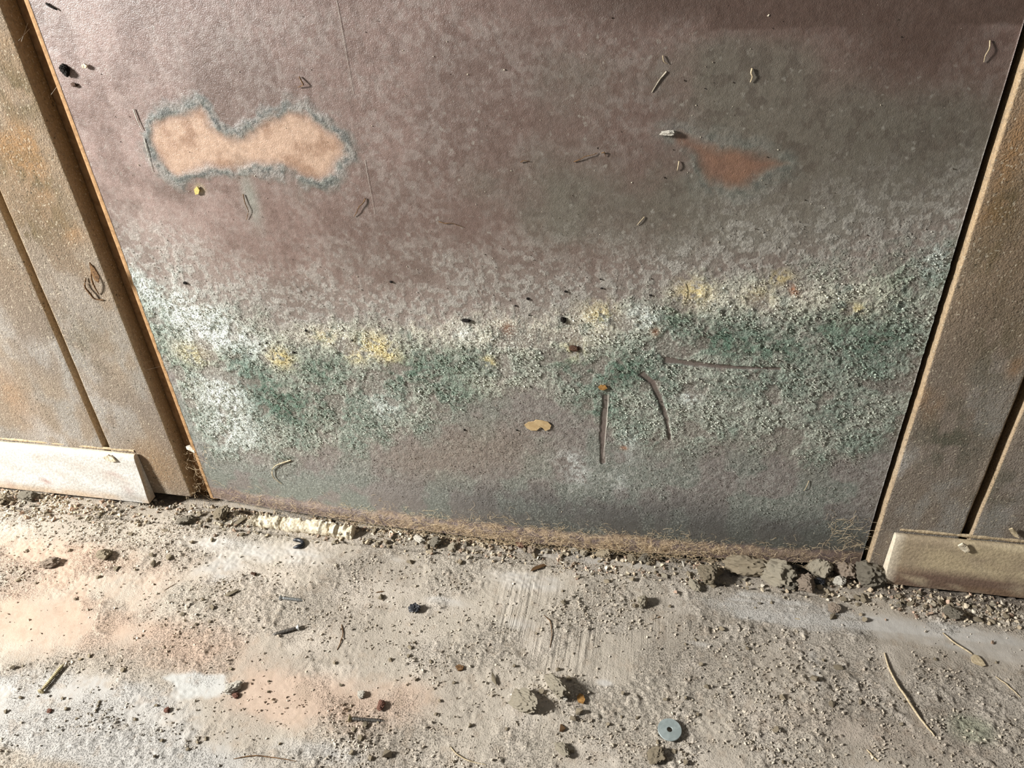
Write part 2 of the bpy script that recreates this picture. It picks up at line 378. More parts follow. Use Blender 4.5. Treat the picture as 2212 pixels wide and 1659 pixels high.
def plank(xa, xb, parent, r=.0024):
    """one vertical board between the edge lines xa(z) and xb(z), rounded arrises"""
    zs = np.concatenate([np.arange(.012, .78, .006), [.85, 1.0, ZT]])
    nx = 42; secs = []
    for z in zs:
        a, b = xa(z), xb(z)
        wob = .0012 * (float(fbm(np.array([z * 30]), np.array([a * 3]), 71)[0]) - .5)
        a += wob; b += wob
        th = np.linspace(0, math.pi / 2, 4)
        pts = [(a, .0455)] + [(a + r - r * math.cos(t), Y_BOARD + r - r * math.sin(t)) for t in th]
        pts += [(x, Y_BOARD) for x in np.linspace(a + r, b - r, nx)[1:-1]]
        pts += [(b - r + r * math.sin(t), Y_BOARD + r - r * math.cos(t)) for t in th] + [(b, .0455)]
        secs.append([(x, y, z) for x, y in pts])
    secs = np.array(secs)
    secs[..., 1] += np.where(secs[..., 1] < .04, .0016 * (fbm(secs[..., 0] * 20, secs[..., 2] * 8, 72) - .5), 0)
    col = plank_col(secs[..., 0], secs[..., 2])
    # raw wood shows on the arrises; sides darkened, shade put into their colour
    n = secs.shape[1]; e = np.zeros(n); e[1:4] = 1; e[-4:-1] = 1
    col = mixc(col, S(196, 170, 134), np.broadcast_to(e, secs.shape[:2]) * .6)
    e = np.zeros(n); e[0] = e[-1] = 1; col = mixc(col, S(112, 90, 54), np.broadcast_to(e, secs.shape[:2]))
    return loft('plank', secs, M['board'], parent, col)
GAP = .0105
plank(lambda z: L_gr(z) + GAP, L_edge, wall)
plank(lambda z: L_gr(z) - .30, L_gr, wall)
plank(lambda z: L_gr(z) - .61, lambda z: L_gr(z) - .30 - GAP, wall)
plank(R_edge, R_gr, wall)
plank(lambda z: R_gr(z) + GAP, lambda z: R_gr(z) + .31, wall)
plank(lambda z: R_gr(z) + .31 + GAP, lambda z: R_gr(z) + .62, wall)
# raw timber strip showing between the left plank and the panel, with a fine joint in it
def strip(xa, xb, y, y2):
    secs = []
    for z in (.004, .3, .6, .9, ZT):
        a, b = xa(z), xb(z); secs.append([(a, y2, z), (a, y + .001, z), (a + .001, y, z), (b - .001, y, z), (b, y + .001, z), (b, y2, z)])
    return tag(loft('timber_strip', np.array(secs), M['strip'], wall), 'raw orange-brown timber edge')
strip(lambda z: L_edge(z) + .0002, lambda z: P_left(z) - .0075, .0400, .0458)
strip(lambda z: P_left(z) - .0078, lambda z: P_left(z) + .006, Y_STRIP, .0458)

# ------------------------------------------------------------------ the brown panel
TOP = [(270, 570), (400, 610), (500, 650), (620, 690), (760, 690), (900, 690), (1050, 660), (1200, 660), (1300, 640), (1430, 615), (1550, 570), (1700, 560), (1850, 545), (2050, 520)]
BOT = [(370, 800), (400, 900), (460, 985), (620, 1000), (800, 970), (930, 930), (1010, 880), (1130, 850), (1240, 880), (1330, 950), (1450, 980), (1600, 970), (1750, 1010), (1850, 1000), (1930, 950)]
_tp = np.array([PW(*p) for p in TOP]); _bp = np.array([PW(*p) for p in BOT])
PATCH1 = [(318, 300), (330, 268), (365, 250), (405, 240), (430, 226), (450, 245), (457, 272), (485, 290), (520, 298), (545, 278), (575, 255), (620, 238), (660, 244), (700, 268), (735, 303), (752, 335), (735, 352), (712, 376), (690, 390), (662, 385), (640, 370), (600, 360), (550, 362), (500, 367), (440, 365), (405, 378), (385, 385), (362, 370), (338, 345)]
PATCH2 = [(1440, 285), (1480, 290), (1530, 308), (1560, 318), (1600, 316), (1650, 332), (1705, 352), (1665, 375), (1600, 412), (1540, 402), (1512, 372), (1500, 335), (1460, 310)]
SC1 = [(1311, 852), (1305, 900), (1301, 950), (1302, 998)]
SC2 = [(1383, 805), (1408, 825), (1425, 860), (1440, 905), (1447, 950)]
SC3 = [(1432, 776), (1500, 786), (1580, 794), (1685, 798)]
def wpts(l): return [tuple(PW(*p)) for p in l]
def scrapes(x, z):
    m = np.zeros(x.shape)
    for l, w0, w1, sh in ((SC1, .0045, .0035, 0), (SC2, .0042, .0022, 1), (SC3, .0045, .0015, 1)):
        d, t = polyline_dist(x, z, wpts(l)); w = (w0 * (1 - t) + w1 * t) * (.7 + .6 * fbm(x * 150, z * 150, 88, 2))
        m = np.maximum(m, sst(w * 1.15, w * .75, d) * sst(0, .05, t + .02))
    return m
def panel_fields(x, z):
    B = lambda *a: blob(x, z, PW, *a)
    n1 = fbm(x * 7, z * 7, 101); n2 = fbm(x * 26, z * 26, 102); n3 = fbm(x * 95, z * 95, 103); n4 = fbm(x * 260, z * 260, 104, 3)
    m1 = fbm(x * 12, z * 12, 105)
    c = mixc(np.broadcast_to(S(114, 94, 86), x.shape + (3,)), S(100, 82, 74), sst(.4, .6, n1))
    # lilac-grey bloom in flecks
    fl = sst(.46, .60, fbm(x * 170, z * 170, 107, 3)); c = mixc(c, S(138, 129, 122), (.75 * fl + .25 * sst(.45, .6, n3)) * sst(.30, .7, n2 + .12) * .45)
    c = mixc(c, S(84, 64, 55), sst(.52, .68, fbm(x * 110, z * 110, 106)) * .4)
    c = mixc(c, S(162, 140, 132), (B(180, 200, 230, 330) * .8 + .5 * B(350, 480, 200, 120)).clip(0, 1) * sst(.25, .7, n2) * .6)  # pinkish dust, lightened at upper left with the sheen put into its colour
    # green-grey dusty film on the right half
    film = sum(a * B(*p) for a, p in ((1.2, (1850, 330, 420, 190)), (1, (1600, 140, 180, 90)), (.9, (1500, 480, 300, 110)), (.6, (1180, 420, 120, 160)), (.5, (1230, 160, 120, 110)), (.5, (1020, 400, 60, 70)), (.5, (650, 420, 40, 70))))
    film = sst(.25, .95, film * (.55 + .8 * n2))
    clean = np.clip(1.2 * B(1750, 10, 260, 62) + B(1980, 90, 150, 90) + .9 * B(1350, 0, 250, 50), 0, 1)
    e = PW(1700, 68)[1]
    clean = np.maximum(clean, sst(-.002, .004, z - e - .004 * (n3 - .5)) * sst(*(PW(1480, 60)[0], PW(1560, 60)[0]), x))
    c = mixc(c, S(94, 90, 79), film * (1 - clean) * .85)
    c = mixc(c, S(74, 64, 55), film * sst(.54, .66, n3) * (1 - clean) * .5)
    c = mixc(c, S(76, 59, 50), clean * .88)
    # mould band
    zt = np.interp(x, _tp[:, 0], _tp[:, 1]); zb = np.interp(x, _bp[:, 0], _bp[:, 1])
    j = .05 * (n2 - .5) + .03 * (n3 - .5) + .016 * (n4 - .5)
    up = zt - z + j                           # > 0 below the upper limit
    band = sst(-.012, .045, up) * sst(-.020, .030, z - zb + j)
    haze = sst(-.115, .01, up) * (1 - band)   # grey dust thinning out above the band
    low = sst(.02, -.03, z - zb + j)          # below the band
    hz = np.clip(haze * (.45 + .55 * sst(.38, .60, fl * .5 + n3 * .6) + .2 * (n2 - .5)), 0, 1) * (1 - low)
    c = mixc(c, S(148, 144, 135), hz * .8)
    c = mixc(c, S(122, 116, 110), low * .9)
    c = mixc(c, S(108, 116, 106), low * sst(.42, .6, n2) * .7)
    c = mixc(c, S(150, 148, 140), low * sst(.50, .62, n4) * sst(.05, .12, z) * .45)
    c = mixc(c, S(126, 112, 98), low * np.clip(B(1050, 960, 160, 60) + .7 * B(900, 1000, 120, 40), 0, 1) * .6)
    c = mixc(c, S(66, 67, 64), low * sst(.125, .055, z + .04 * (n2 - .5)) * sst(-.42, -.12, x) * .8)  # shade over the lower right foot, put into the colour
    # green band body
    gcol = mixc(np.broadcast_to(S(156, 160, 146), x.shape + (3,)), S(126, 138, 124), sst(.35, .65, n2))
    deep = sum(a * B(*p) for a, p in ((1, (500, 770, 50, 40)), (1, (560, 850, 70, 40)), (1.1, (870, 790, 60, 35)), (.9, (700, 800, 60, 40)), (1, (1340, 800, 70, 40)), (1.2, (1470, 680, 50, 40)), (.8, (1210, 770, 50, 35)), (.8, (980, 770, 50, 40)),
            (1, (1790, 700, 80, 40)), (1, (1930, 615, 60, 40)), (.8, (640, 885, 90, 40)), (.9, (330, 610, 30, 40)), (1, (1560, 740, 70, 40)), (.8, (1680, 760, 80, 40)), (.8, (1900, 740, 60, 60)), (.7, (1290, 880, 60, 40)), (.7, (350, 660, 40, 40)), (.6, (1000, 850, 80, 40))))
    gcol = mixc(gcol, S(70, 104, 84), np.clip(deep, 0, 1) * sst(.25, .55, n3) * .9)
    cream = sum(a * B(*p) for a, p in ((1, (930, 690, 90, 50)), (1, (1050, 700, 90, 50)), (1, (1170, 710, 100, 45)), (.9, (1290, 690, 80, 45)), (.8, (1500, 640, 70, 40)), (.7, (1640, 640, 90, 40)), (.8, (700, 720, 110, 40)), (.6, (820, 760, 60, 30)), (.6, (1880, 640, 90, 60)), (.5, (1750, 640, 60, 40)), (.4, (1080, 830, 90, 30))))
    gcol = mixc(gcol, S(214, 208, 188), np.clip(cream * 1.2, 0, 1) * sst(.27, .52, n3) * .85)
    wht = sum(a * B(*p) for a, p in ((1.2, (400, 650, 70, 70)), (1.2, (450, 720, 60, 40)), (1.1, (480, 850, 50, 40)), (.9, (500, 930, 60, 50)), (.8, (310, 600, 40, 60)), (1.2, (1385, 684, 30, 20)), (.7, (550, 750, 40, 30)), (.9, (1490, 858, 22, 14)), (.7, (830, 880, 30, 20)), (.5, (1000, 720, 30, 20)), (.6, (1250, 1020, 30, 30)), (.6, (1360, 965, 20, 30)), (.5, (1340, 1040, 30, 20)), (.5, (2020, 560, 30, 40)), (.6, (1230, 990, 30, 16))))
    wm = np.clip(wht, 0, 1) * sst(.34, .58, .5 * n3 + .5 * n4)
    yel = sum(a * B(*p) for a, p in ((1.2, (603, 773, 26, 20)), (1, (810, 745, 34, 22)), (.8, (770, 770, 20, 16)), (.8, (1295, 678, 34, 22)), (.9, (1500, 632, 36, 24)), (1.1, (1688, 602, 24, 14)), (.7, (420, 765, 36, 24)), (1, (1055, 782, 16, 12)), (.6, (1240, 755, 24, 20)), (.7, (840, 770, 26, 14)), (.8, (1850, 668, 24, 12)), (.5, (1640, 640, 30, 20)), (.6, (700, 730, 24, 14)), (.6, (430, 410, 9, 9))))
    ym = np.clip(yel, 0, 1) * sst(.32, .55, .5 * n3 + .5 * n4)
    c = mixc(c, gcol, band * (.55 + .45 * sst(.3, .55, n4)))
    c = mixc(c, S(228, 234, 228), wm * np.clip(band + .6 * low, 0, 1) * .85)
    c = mixc(c, S(214, 192, 124), ym * .85)
    rust = sum(B(*p) for p in ((1097, 712, 12, 14), (1305, 836, 9, 6), (1718, 632, 10, 8), (1348, 968, 8, 5), (1710, 622, 8, 8), (1415, 716, 10, 9)))
    c = mixc(c, S(150, 92, 50), np.clip(rust, 0, 1) * .8)
    # bare brown spots inside the crust
    hole = band * sst(.60, .70, fbm(x * 34, z * 34, 120)); c = mixc(c, S(104, 92, 84), hole * .7)
    rough = np.clip(band * 1.0 + hz * .25 + low * .40 * sst(.02, .10, z), 0, 1); rough = rough * (1 - .6 * hole)
    pale = band * (.55 + .55 * np.clip(cream + wht, 0, 1)) * (1 - .65 * np.clip(deep, 0, 1)) + low * .22 * sst(.3, .6, n2) + hz * .22
    dr = sst(PW(1350, 700)[0], PW(1850, 700)[0], x); pale = pale * (1 - .45 * dr)
    speck = np.clip(.25 + .5 * sst(.4, .6, m1) + .3 * film, 0, 1) * (1 - band) * (1 - low * .6) * (1 - clean)
    # clean tan patches in their rings of grey mould
    for pts, tan1, tan2, ring, rw, am in ((PATCH1, S(146, 116, 94), S(172, 144, 122), S(90, 96, 88), .017, 1.0), (PATCH2, S(120, 90, 72), S(112, 84, 68), S(94, 98, 88), .020, .45)):
        w = [tuple(PW(*p)) for p in pts]
        sd = poly_sd(x + .008 * (fbm(x * 60, z * 60, 130) - .5), z + .008 * (fbm(x * 60, z * 60, 131) - .5), w)
        rg = sst(rw * (.1 + 1.9 * fbm(x * 34, z * 34, 133)), rw * .15, sd + .012 * (n3 - .5)) * sst(-.006, .003, sd) * am
        gap = sst(.30, .50, fbm(x * 45, z * 45, 134) + .06); rg = rg * (.25 + .75 * gap)
        c = mixc(c, S(122, 126, 119), rg * .6)
        c = mixc(c, ring, rg * sst(.42, .58, n3) * .8); c = mixc(c, S(54, 58, 54), rg * sst(.47, .60, n4 * .6 + n3 * .4) * .85)
        ins = sst(.004, -.012, sd + .006 * (n3 - .5))
        c = mixc(c, mixc(np.broadcast_to(tan1, x.shape + (3,)), tan2, sst(.42, .58, fbm(x * 22, z * 22, 132) * .7 + n3 * .3)), ins)
        speck = speck * (1 - np.maximum(ins, rg)); rough = np.maximum(rough * (1 - ins), rg * .24); pale = pale * (1 - ins) + rg * .03
    c = mixc(c, S(128, 132, 122), .7 * B(540, 430, 16, 60))
    sc = scrapes(x, z); c = mixc(c, S(96, 84, 78), sc * .9); rough = rough * (1 - sc); pale = pale * (1 - sc)
    # the lowest, uncovered brown edge
    lip = sst(.034, .026, z + .010 * (n2 - .5)); c = mixc(c, S(108, 90, 83), lip * .85); c = mixc(c, S(158, 136, 108), lip * sst(.42, .58, n3) * (B(1080, 1140, 260, 60) + .7 * B(1450, 1170, 220, 60) + .3).clip(0, 1) * .7); rough = rough * (1 - lip) + .22 * lip; pale *= 1 - lip
    return c, rough, speck, pale, sc
XM = .5 * (P_left(0) + P_right(0)); XH = .5 * (P_right(0) - P_left(0))
def panel_y(x, z):
    u = np.clip((x - XM) / XH, -1, 1)
    y = Y_PANEL - .004 * (1 - u * u) - .017 * (1 - u * u) ** 1.2 * np.exp(-(z / .07) ** 1.5)
    y = y - .003 * sst(.030, .018, z + .002 * (fbm(x * 12, x * 0, 140) - .5)) * (1 - u ** 8)
    return y + .004 * (fbm(x * 3, z * 3, 141) - .5)
pz = np.unique(np.concatenate([np.arange(.008, .76, .0014), np.arange(.78, ZT, .02), [ZT]]))
U = np.linspace(0, 1, 660); Zg = np.broadcast_to(pz[None], (660, len(pz))).copy()
xa = P_left(pz); xb = P_right(pz) + .0008; Xg = xa[None] + (xb - xa)[None] * U[:, None]
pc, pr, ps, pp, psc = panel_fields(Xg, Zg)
yy = panel_y(Xg, Zg) - pr * .0034 * (fbm(Xg * 150, Zg * 150, 150, 3) - .35) - .0010 * (fbm(Xg * 50, Zg * 50, 151) - .5) * pr + psc * .0008
V = np.stack([Xg, yy, Zg], -1); nu, nv = V.shape[:2]; F = grid_faces(nu, nv)
ring = np.concatenate([np.arange(nu) * nv, (nu - 1) * nv + np.arange(1, nv), (np.arange(nu - 1)[::-1]) * nv + nv - 1, np.arange(1, nv - 1)[::-1]])
Vf = V.reshape(-1, 3); back = Vf[ring].copy(); back[:, 1] = back[:, 1] + .0045; n0 = len(Vf); k = np.arange(len(ring)); k2 = (k + 1) % len(ring)
F2 = np.stack([ring[k], n0 + k, n0 + k2, ring[k2]], 1)
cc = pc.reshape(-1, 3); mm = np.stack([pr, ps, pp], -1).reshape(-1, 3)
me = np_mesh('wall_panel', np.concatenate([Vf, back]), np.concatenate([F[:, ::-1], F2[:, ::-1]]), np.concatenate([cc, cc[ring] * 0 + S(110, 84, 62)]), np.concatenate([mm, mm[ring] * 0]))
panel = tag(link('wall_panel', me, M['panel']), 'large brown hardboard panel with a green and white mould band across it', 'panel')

# ------------------------------------------------------------------ joined small pieces
def hull(n, seed, flat=1.0):
    r = np.random.default_rng(seed); bm = bmesh.new()
    p = r.normal(size=(n, 3)); p /= np.linalg.norm(p, axis=1)[:, None]; p *= r.uniform(.65, 1.0, (n, 1)); p[:, 2] *= flat
    for q in p: bm.verts.new(q)
    o = bmesh.ops.convex_hull(bm, input=bm.verts)
    bmesh.ops.delete(bm, geom=[g for g in o['geom_interior'] if isinstance(g, bmesh.types.BMVert)], context='VERTS')
    bmesh.ops.triangulate(bm, faces=bm.faces); bmesh.ops.recalc_face_normals(bm, faces=bm.faces); bm.verts.ensure_lookup_table(); bm.verts.index_update()
    V = np.array([v.co[:] for v in bm.verts]); F = np.array([[v.index for v in f.verts] for f in bm.faces]); bm.free()
    return V, F
SMALL = [hull(6, 200 + i) for i in range(8)]
MID = [hull(11, 300 + i, .75) for i in range(10)]
def rand_rot(n, r=rng):
    q = r.normal(size=(n, 4)); q /= np.linalg.norm(q, axis=1)[:, None]; w, x, y, z = q.T
    return np.stack([np.stack([1 - 2 * (y * y + z * z), 2 * (x * y - z * w), 2 * (x * z + y * w)], -1), np.stack([2 * (x * y + z * w), 1 - 2 * (x * x + z * z), 2 * (y * z - x * w)], -1),
                     np.stack([2 * (x * z - y * w), 2 * (y * z + x * w), 1 - 2 * (x * x + y * y)], -1)], 1)
def scatter(name, pos, size, col, mat, parent=None, kinds=SMALL):
    n = len(pos); R = rand_rot(n); size = np.asarray(size); sc3 = size[:, None] * rng.uniform(.6, 1.2, (n, 3)); which = rng.integers(0, len(kinds), n)
    VV, FF, CC, off = [], [], [], 0
    for ki, (v, f) in enumerate(kinds):
        s = np.where(which == ki)[0]
        if not len(s): continue
        w = np.einsum('nij,nkj->nki', R[s], v[None] * sc3[s][:, None]) + pos[s][:, None]
        VV.append(w.reshape(-1, 3)); FF.append((f[None] + (np.arange(len(s)) * len(v))[:, None, None] + off).reshape(-1, 3)); CC.append(np.repeat(col[s], len(v), 0)); off += len(s) * len(v)
    return link(name, np_mesh(name, np.concatenate(VV), np.concatenate(FF), np.concatenate(CC), smooth=False), mat, parent)
# mould crumbs standing proud of the panel
N = 90000
xs = rng.uniform(P_left(.2) + .004, P_right(.2) - .004, N); zs = rng.uniform(.035, .50, N)
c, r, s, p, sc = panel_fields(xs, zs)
keep = rng.random(N) < r * (.12 + .55 * sst(.38, .6, fbm(xs * 60, zs * 60, 160))) * (1 - sc)
xs, zs, c, p, r = xs[keep], zs[keep], c[keep], p[keep], r[keep]
sz = rng.uniform(.0005, .0015, len(xs)) * (.6 + .6 * r)
lum = rng.uniform(.85, 1.45, (len(xs), 1)); c2 = mixc(c, S(208, 210, 196), np.clip(p * rng.random(len(xs)) * 1.4, 0, .95)) * lum
pos = np.stack([xs, panel_y(xs, zs) - sz * .5 - r * .0008, zs], 1)
tag(scatter('mould_crust', pos, sz, np.clip(c2, 0, .8), M['crust'], panel), 'gritty green, white and yellow mould crust', kind='stuff')
print('crust', len(xs))

# fine grit over the floor
N = 230000
xs = rng.uniform(-1.08, .56, N); ys = rng.uniform(-.46, -.002, N)
fc, fr, fb, fs = floor_fields(xs, ys)
den = .035 + .75 * fr * sst(.44, .62, fbm(xs * 18, ys * 18, 170)) * sst(.35, .6, fbm(xs * 60, ys * 60, 171))
for px, py, rx, ry, a in ((430, 1310, 60, 22, .5), (430, 1345, 90, 40, .25), (780, 1610, 45, 40, .9), (1190, 1490, 60, 50, .7), (1700, 1480, 120, 60, .5), (1640, 1500, 60, 30, .5), (1060, 1490, 25, 30, .4), (1500, 1370, 80, 40, .4), (200, 1160, 150, 30, .5), (250, 1130, 120, 20, .7),
                          (60, 1230, 60, 25, .6), (2080, 1310, 160, 25, .6), (640, 1530, 180, 40, .35), (300, 1560, 150, 20, .4), (1440, 1640, 50, 30, .6), (1290, 1330, 90, 60, .25), (860, 1240, 80, 25, .35), (960, 1420, 120, 50, .25), (120, 1480, 100, 40, .2)):
    den = den + a * fblob(xs, ys, px, py, rx, ry)
den = den * (1 - .75 * fs) * (.15 + .85 * sst(.3, .55, fbm(xs * 150, ys * 150, 172, 2)))
keep = rng.random(N) < den * .62
xs, ys, fc = xs[keep], ys[keep], fc[keep]
sz = .0006 + .0023 * rng.random(len(xs)) ** 2.4
c2 = mixc(fc, S(188, 177, 158), rng.random(len(xs)) * .7) * rng.uniform(.85, 1.3, (len(xs), 1))
h = floor_h(xs, ys)
tag(scatter('floor_grit', np.stack([xs, ys, h + sz * .35], 1), sz, np.clip(c2, 0, .8), M['grit'], floor), 'fine beige grit', kind='stuff')
print('grit', len(xs))

# coarser rubble in the gap along the wall foot
N = 26000
xs = rng.uniform(-1.08, .56, N); inpanel = (xs > -.79) & (xs < .335)
ys = np.where(inpanel, rng.normal(.000, .017, N), rng.normal(-.024, .015, N))
ys = np.where(inpanel, np.clip(ys, -.06, .020), np.clip(ys, -.08, -.004))
den = np.where(inpanel, .58, np.where(xs < -.79, .38, .17)) * (.25 + 1.0 * sst(.35, .65, fbm(xs * 22, ys * 22, 181)))
den = den * np.where(inpanel & (np.abs(ys + .014) < .006), .25, 1)
keep = rng.random(N) < den
xs, ys = xs[keep], ys[keep]
sz = .0008 + .0044 * rng.random(len(xs)) ** 4.0
cl = np.array([S(200, 186, 162), S(178, 162, 138), S(214, 204, 186), S(148, 128, 110), S(182, 156, 136), S(164, 154, 136)])
c2 = cl[rng.choice(6, len(xs), p=[.3, .25, .12, .13, .08, .12])] * rng.uniform(.8, 1.15, (len(xs), 1))
tag(scatter('wall_foot_rubble', np.stack([xs, ys, floor_h(xs, ys) + sz * .4], 1), sz, c2, M['grit'], floor, MID), 'crumbled mortar along the wall foot', kind='stuff')
print('rubble', len(xs))

# ------------------------------------------------------------------ skirting boards
def skirting(name, x0, x1, prof, colfn, label, cutL=False, cutR=False):
    n = 90; secs = []
    for i in range(n):
        x = x0 + (x1 - x0) * i / (n - 1)
        w = .0012 * (float(fbm(np.array([x * 14]), np.array([.3]), 190)[0]) - .5)
        s = []
        for y, z in prof:
            s.append((x, y + (w if y < .015 else 0), z + (w * 1.5 if z > .05 else 0)))
        secs.append(s)
    secs = np.array(secs)
    return tag(loft(name, secs, M['skirt'], None, colfn(secs[..., 0], secs[..., 2], secs[..., 1])), label, kind='structure')
prof = [(.0155, .004)] + [(.0155, z) for z in (.03, .06, .088)] + [(.0145, .0935), (.011, .0955), (.008, .0945), (.0062, .091), (.0052, .085), (.0046, .076), (.004, .066), (.0032, .056), (.0024, .046), (.0014, .036), (.0004, .028), (-.0006, .020), (-.001, .012), (-.001, .004)]
def lcol(x, z, y):
    n2 = fbm(x * 30, z * 60, 191); n3 = fbm(x * 90, z * 90, 192)
    c = mixc(np.broadcast_to(S(190, 187, 180), x.shape + (3,)), S(180, 176, 168), sst(.4, .65, n2))
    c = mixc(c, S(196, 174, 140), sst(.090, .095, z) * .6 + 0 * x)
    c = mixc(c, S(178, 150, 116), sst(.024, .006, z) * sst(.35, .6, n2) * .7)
    c = mixc(c, S(166, 128, 104), sst(.66, .74, n3) * .15)
    for px, py, rx, ry in ((30, 1045, 5, 14), (285, 1060, 6, 10), (240, 1025, 7, 5), (100, 1040, 8, 4)):
        c = mixc(c, S(132, 74, 54), blob(x, z, lambda a, b: np.array([on_y(a, b, .002)[0], on_y(a, b, .002)[2]]), px, py, rx, ry) * .8)
    c = mixc(c, S(140, 138, 132), blob(x, z, lambda a, b: np.array([on_y(a, b, .002)[0], on_y(a, b, .002)[2]]), 285, 1070, 30, 12) * .5)
    return c
def rcol(x, z, y):
    n2 = fbm(x * 26, z * 60, 194); n1 = fbm(x * 9, z * 70, 195)
    c = mixc(np.broadcast_to(S(176, 160, 130), x.shape + (3,)), S(156, 140, 116), sst(.4, .6, n2))
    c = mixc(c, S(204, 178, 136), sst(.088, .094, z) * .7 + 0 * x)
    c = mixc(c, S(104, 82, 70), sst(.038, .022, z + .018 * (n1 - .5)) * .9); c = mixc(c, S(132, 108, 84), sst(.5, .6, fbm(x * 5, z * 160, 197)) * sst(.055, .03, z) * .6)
    c = mixc(c, S(200, 186, 156), sst(.62, .72, fbm(x * 60, z * 60, 196)) * .4)
    xe = on_y(1933, 1160, .008)[0]
    return mixc(c, S(220, 208, 186), sst(xe + .010, xe + .004, x) * .8)  # pale sawn end: its lit edge is put into the colour
xl = on_y(300, 1030, .001)[0]; xr = on_y(1925, 1200, .003)[0]
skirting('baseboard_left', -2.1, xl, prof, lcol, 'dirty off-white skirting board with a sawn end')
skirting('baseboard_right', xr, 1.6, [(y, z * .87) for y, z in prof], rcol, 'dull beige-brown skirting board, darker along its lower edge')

# lumpy paint bead along the top of each skirting board
def bead(board, x0, x1, z):
    n = 160; xs_ = np.linspace(x0, x1, n); w = fbm(xs_ * 45, xs_ * 0, 198); q = fbm(xs_ * 140, xs_ * 0, 199)
    secs = [[(x, .0165 - (.0006 + .0036 * max(0, a - .3)) * max(0, math.sin(t)), z - .0018 + (.0008 + .0064 * max(0, b_ * .5 + a * .5 - .25)) * math.cos(t)) for t in np.linspace(0, math.pi, 7)] for x, a, b_ in zip(xs_, w, q)]
    return loft('paint_bead', np.array(secs), M['bead'], board)
bead(bpy.data.objects['baseboard_left'], -1.6, xl - .004, .0985)
bead(bpy.data.objects['baseboard_right'], xr + .006, 1.2, .0985 * .87 + .0015)
# tiny bits stuck to the panel above and below the band
n = 900; xs = rng.uniform(P_left(.3) + .01, P_right(.3) - .01, n); zs = rng.uniform(.05, .75, n)
xs = np.where(rng.random(n) < .5, xs, P_left(.3) + .02 + (P_right(.3) - P_left(.3) - .04) * rng.beta(2.2, 1.6, n))
sz = .0003 + .0011 * rng.random(n) ** 3; pick = rng.random(n) < .55
c2 = np.where(pick[:, None], S(196, 186, 166)[None], S(52, 42, 34)[None]) * rng.uniform(.8, 1.15, (n, 1))
tag(scatter('dust_flecks', np.stack([xs, panel_y(xs, zs) - sz * .4, zs], 1), sz, c2, M['crust'], panel), 'pale and dark flecks stuck to the panel', kind='stuff')

# ------------------------------------------------------------------ individual crumbs
CH = []
for i in range(14):
    v, f = hull(13 + i % 5, 400 + i, .7); CH.append(np_mesh('crumb_shape', v, f, smooth=False))
SL = []
for i in range(4):
    v, f = hull(12, 450 + i, .6); v = v * [1.0, .26, .24]; SL.append(np_mesh('sliver_shape', v, f, smooth=False))
def rough_rock(seed, sub=4, amp=.34, fl=.75):
    bm = bmesh.new(); bmesh.ops.create_icosphere(bm, subdivisions=sub, radius=1.0)
    r = np.random.default_rng(seed); o = r.uniform(0, 50, 3)
    cuts = r.normal(size=(7, 3)); cuts /= np.linalg.norm(cuts, axis=1)[:, None]; dd = r.uniform(.55, .85, 7)
    from mathutils import noise
    for v in bm.verts:
        p = v.co.copy()
        for c, d in zip(cuts, dd):
            k = p.dot(Vector(c)) - d
            if k > 0: p -= Vector(c) * k * .9
        q = Vector(o) + p * 2.2
        p *= 1 + amp * (noise.fractal(q, 1.0, 2.0, 3) * .7) + .14 * noise.noise(q * 3.1) + .09 * noise.noise(q * 7) + .05 * noise.noise(q * 15)
        p.z *= fl; v.co = p
    me = bpy.data.meshes.new('rock_shape'); bm.to_mesh(me); bm.free(); return me
ROCK = [rough_rock(500 + i) for i in range(6)]
MMPX = 1 / 1.72 / 1000                         # metres per pixel on the near floor
def with_mat(me, mat, cache={}):
    k = (me.name, mat.name)
    if k not in cache: m2 = me.copy(); m2.materials.clear(); m2.materials.append(mat); cache[k] = m2
    return cache[k]
def crumb(px, py, size, mat='chunk', shapes=None, rot=None, stretch=(1, 1, 1), label=None, group=None, name='plaster_crumb', cat='crumb', lift=.0, flat=False):
    x, y = FW(px, py); s = size * .5 * MMPX * 1.12
    me = random.choice(shapes or CH)
    o = link(name, with_mat(me, M[mat]), None)
    o.scale = (s * stretch[0], s * stretch[1], s * stretch[2])
    o.rotation_euler = (random.uniform(-.3, .3), random.uniform(-.3, .3), random.uniform(0, 6.28) if rot is None else rot) if not flat else (0, 0, rot or 0)
    ext = np.array([v.co[:] for v in me.vertices]) * np.array(o.scale[:]); ext = ext @ np.array(o.rotation_euler.to_matrix()).T
    o.location = (x, y, fz(x, y) - ext[:, 2].min() * .88 + lift)
    return tag(o, label, cat, group)
def img_rot(px, py, dx, dy):                   # floor heading of a direction seen in the photograph
    a, b = FW(px, py), FW(px + dx, py + dy); return math.atan2(b[1] - a[1], b[0] - a[0])
G = 'loose plaster crumbs on the floor'
LAB = 'small beige plaster crumb lying loose on the dusty floor'
LABW = 'small mortar crumb in the rubble line at the foot of the wall'
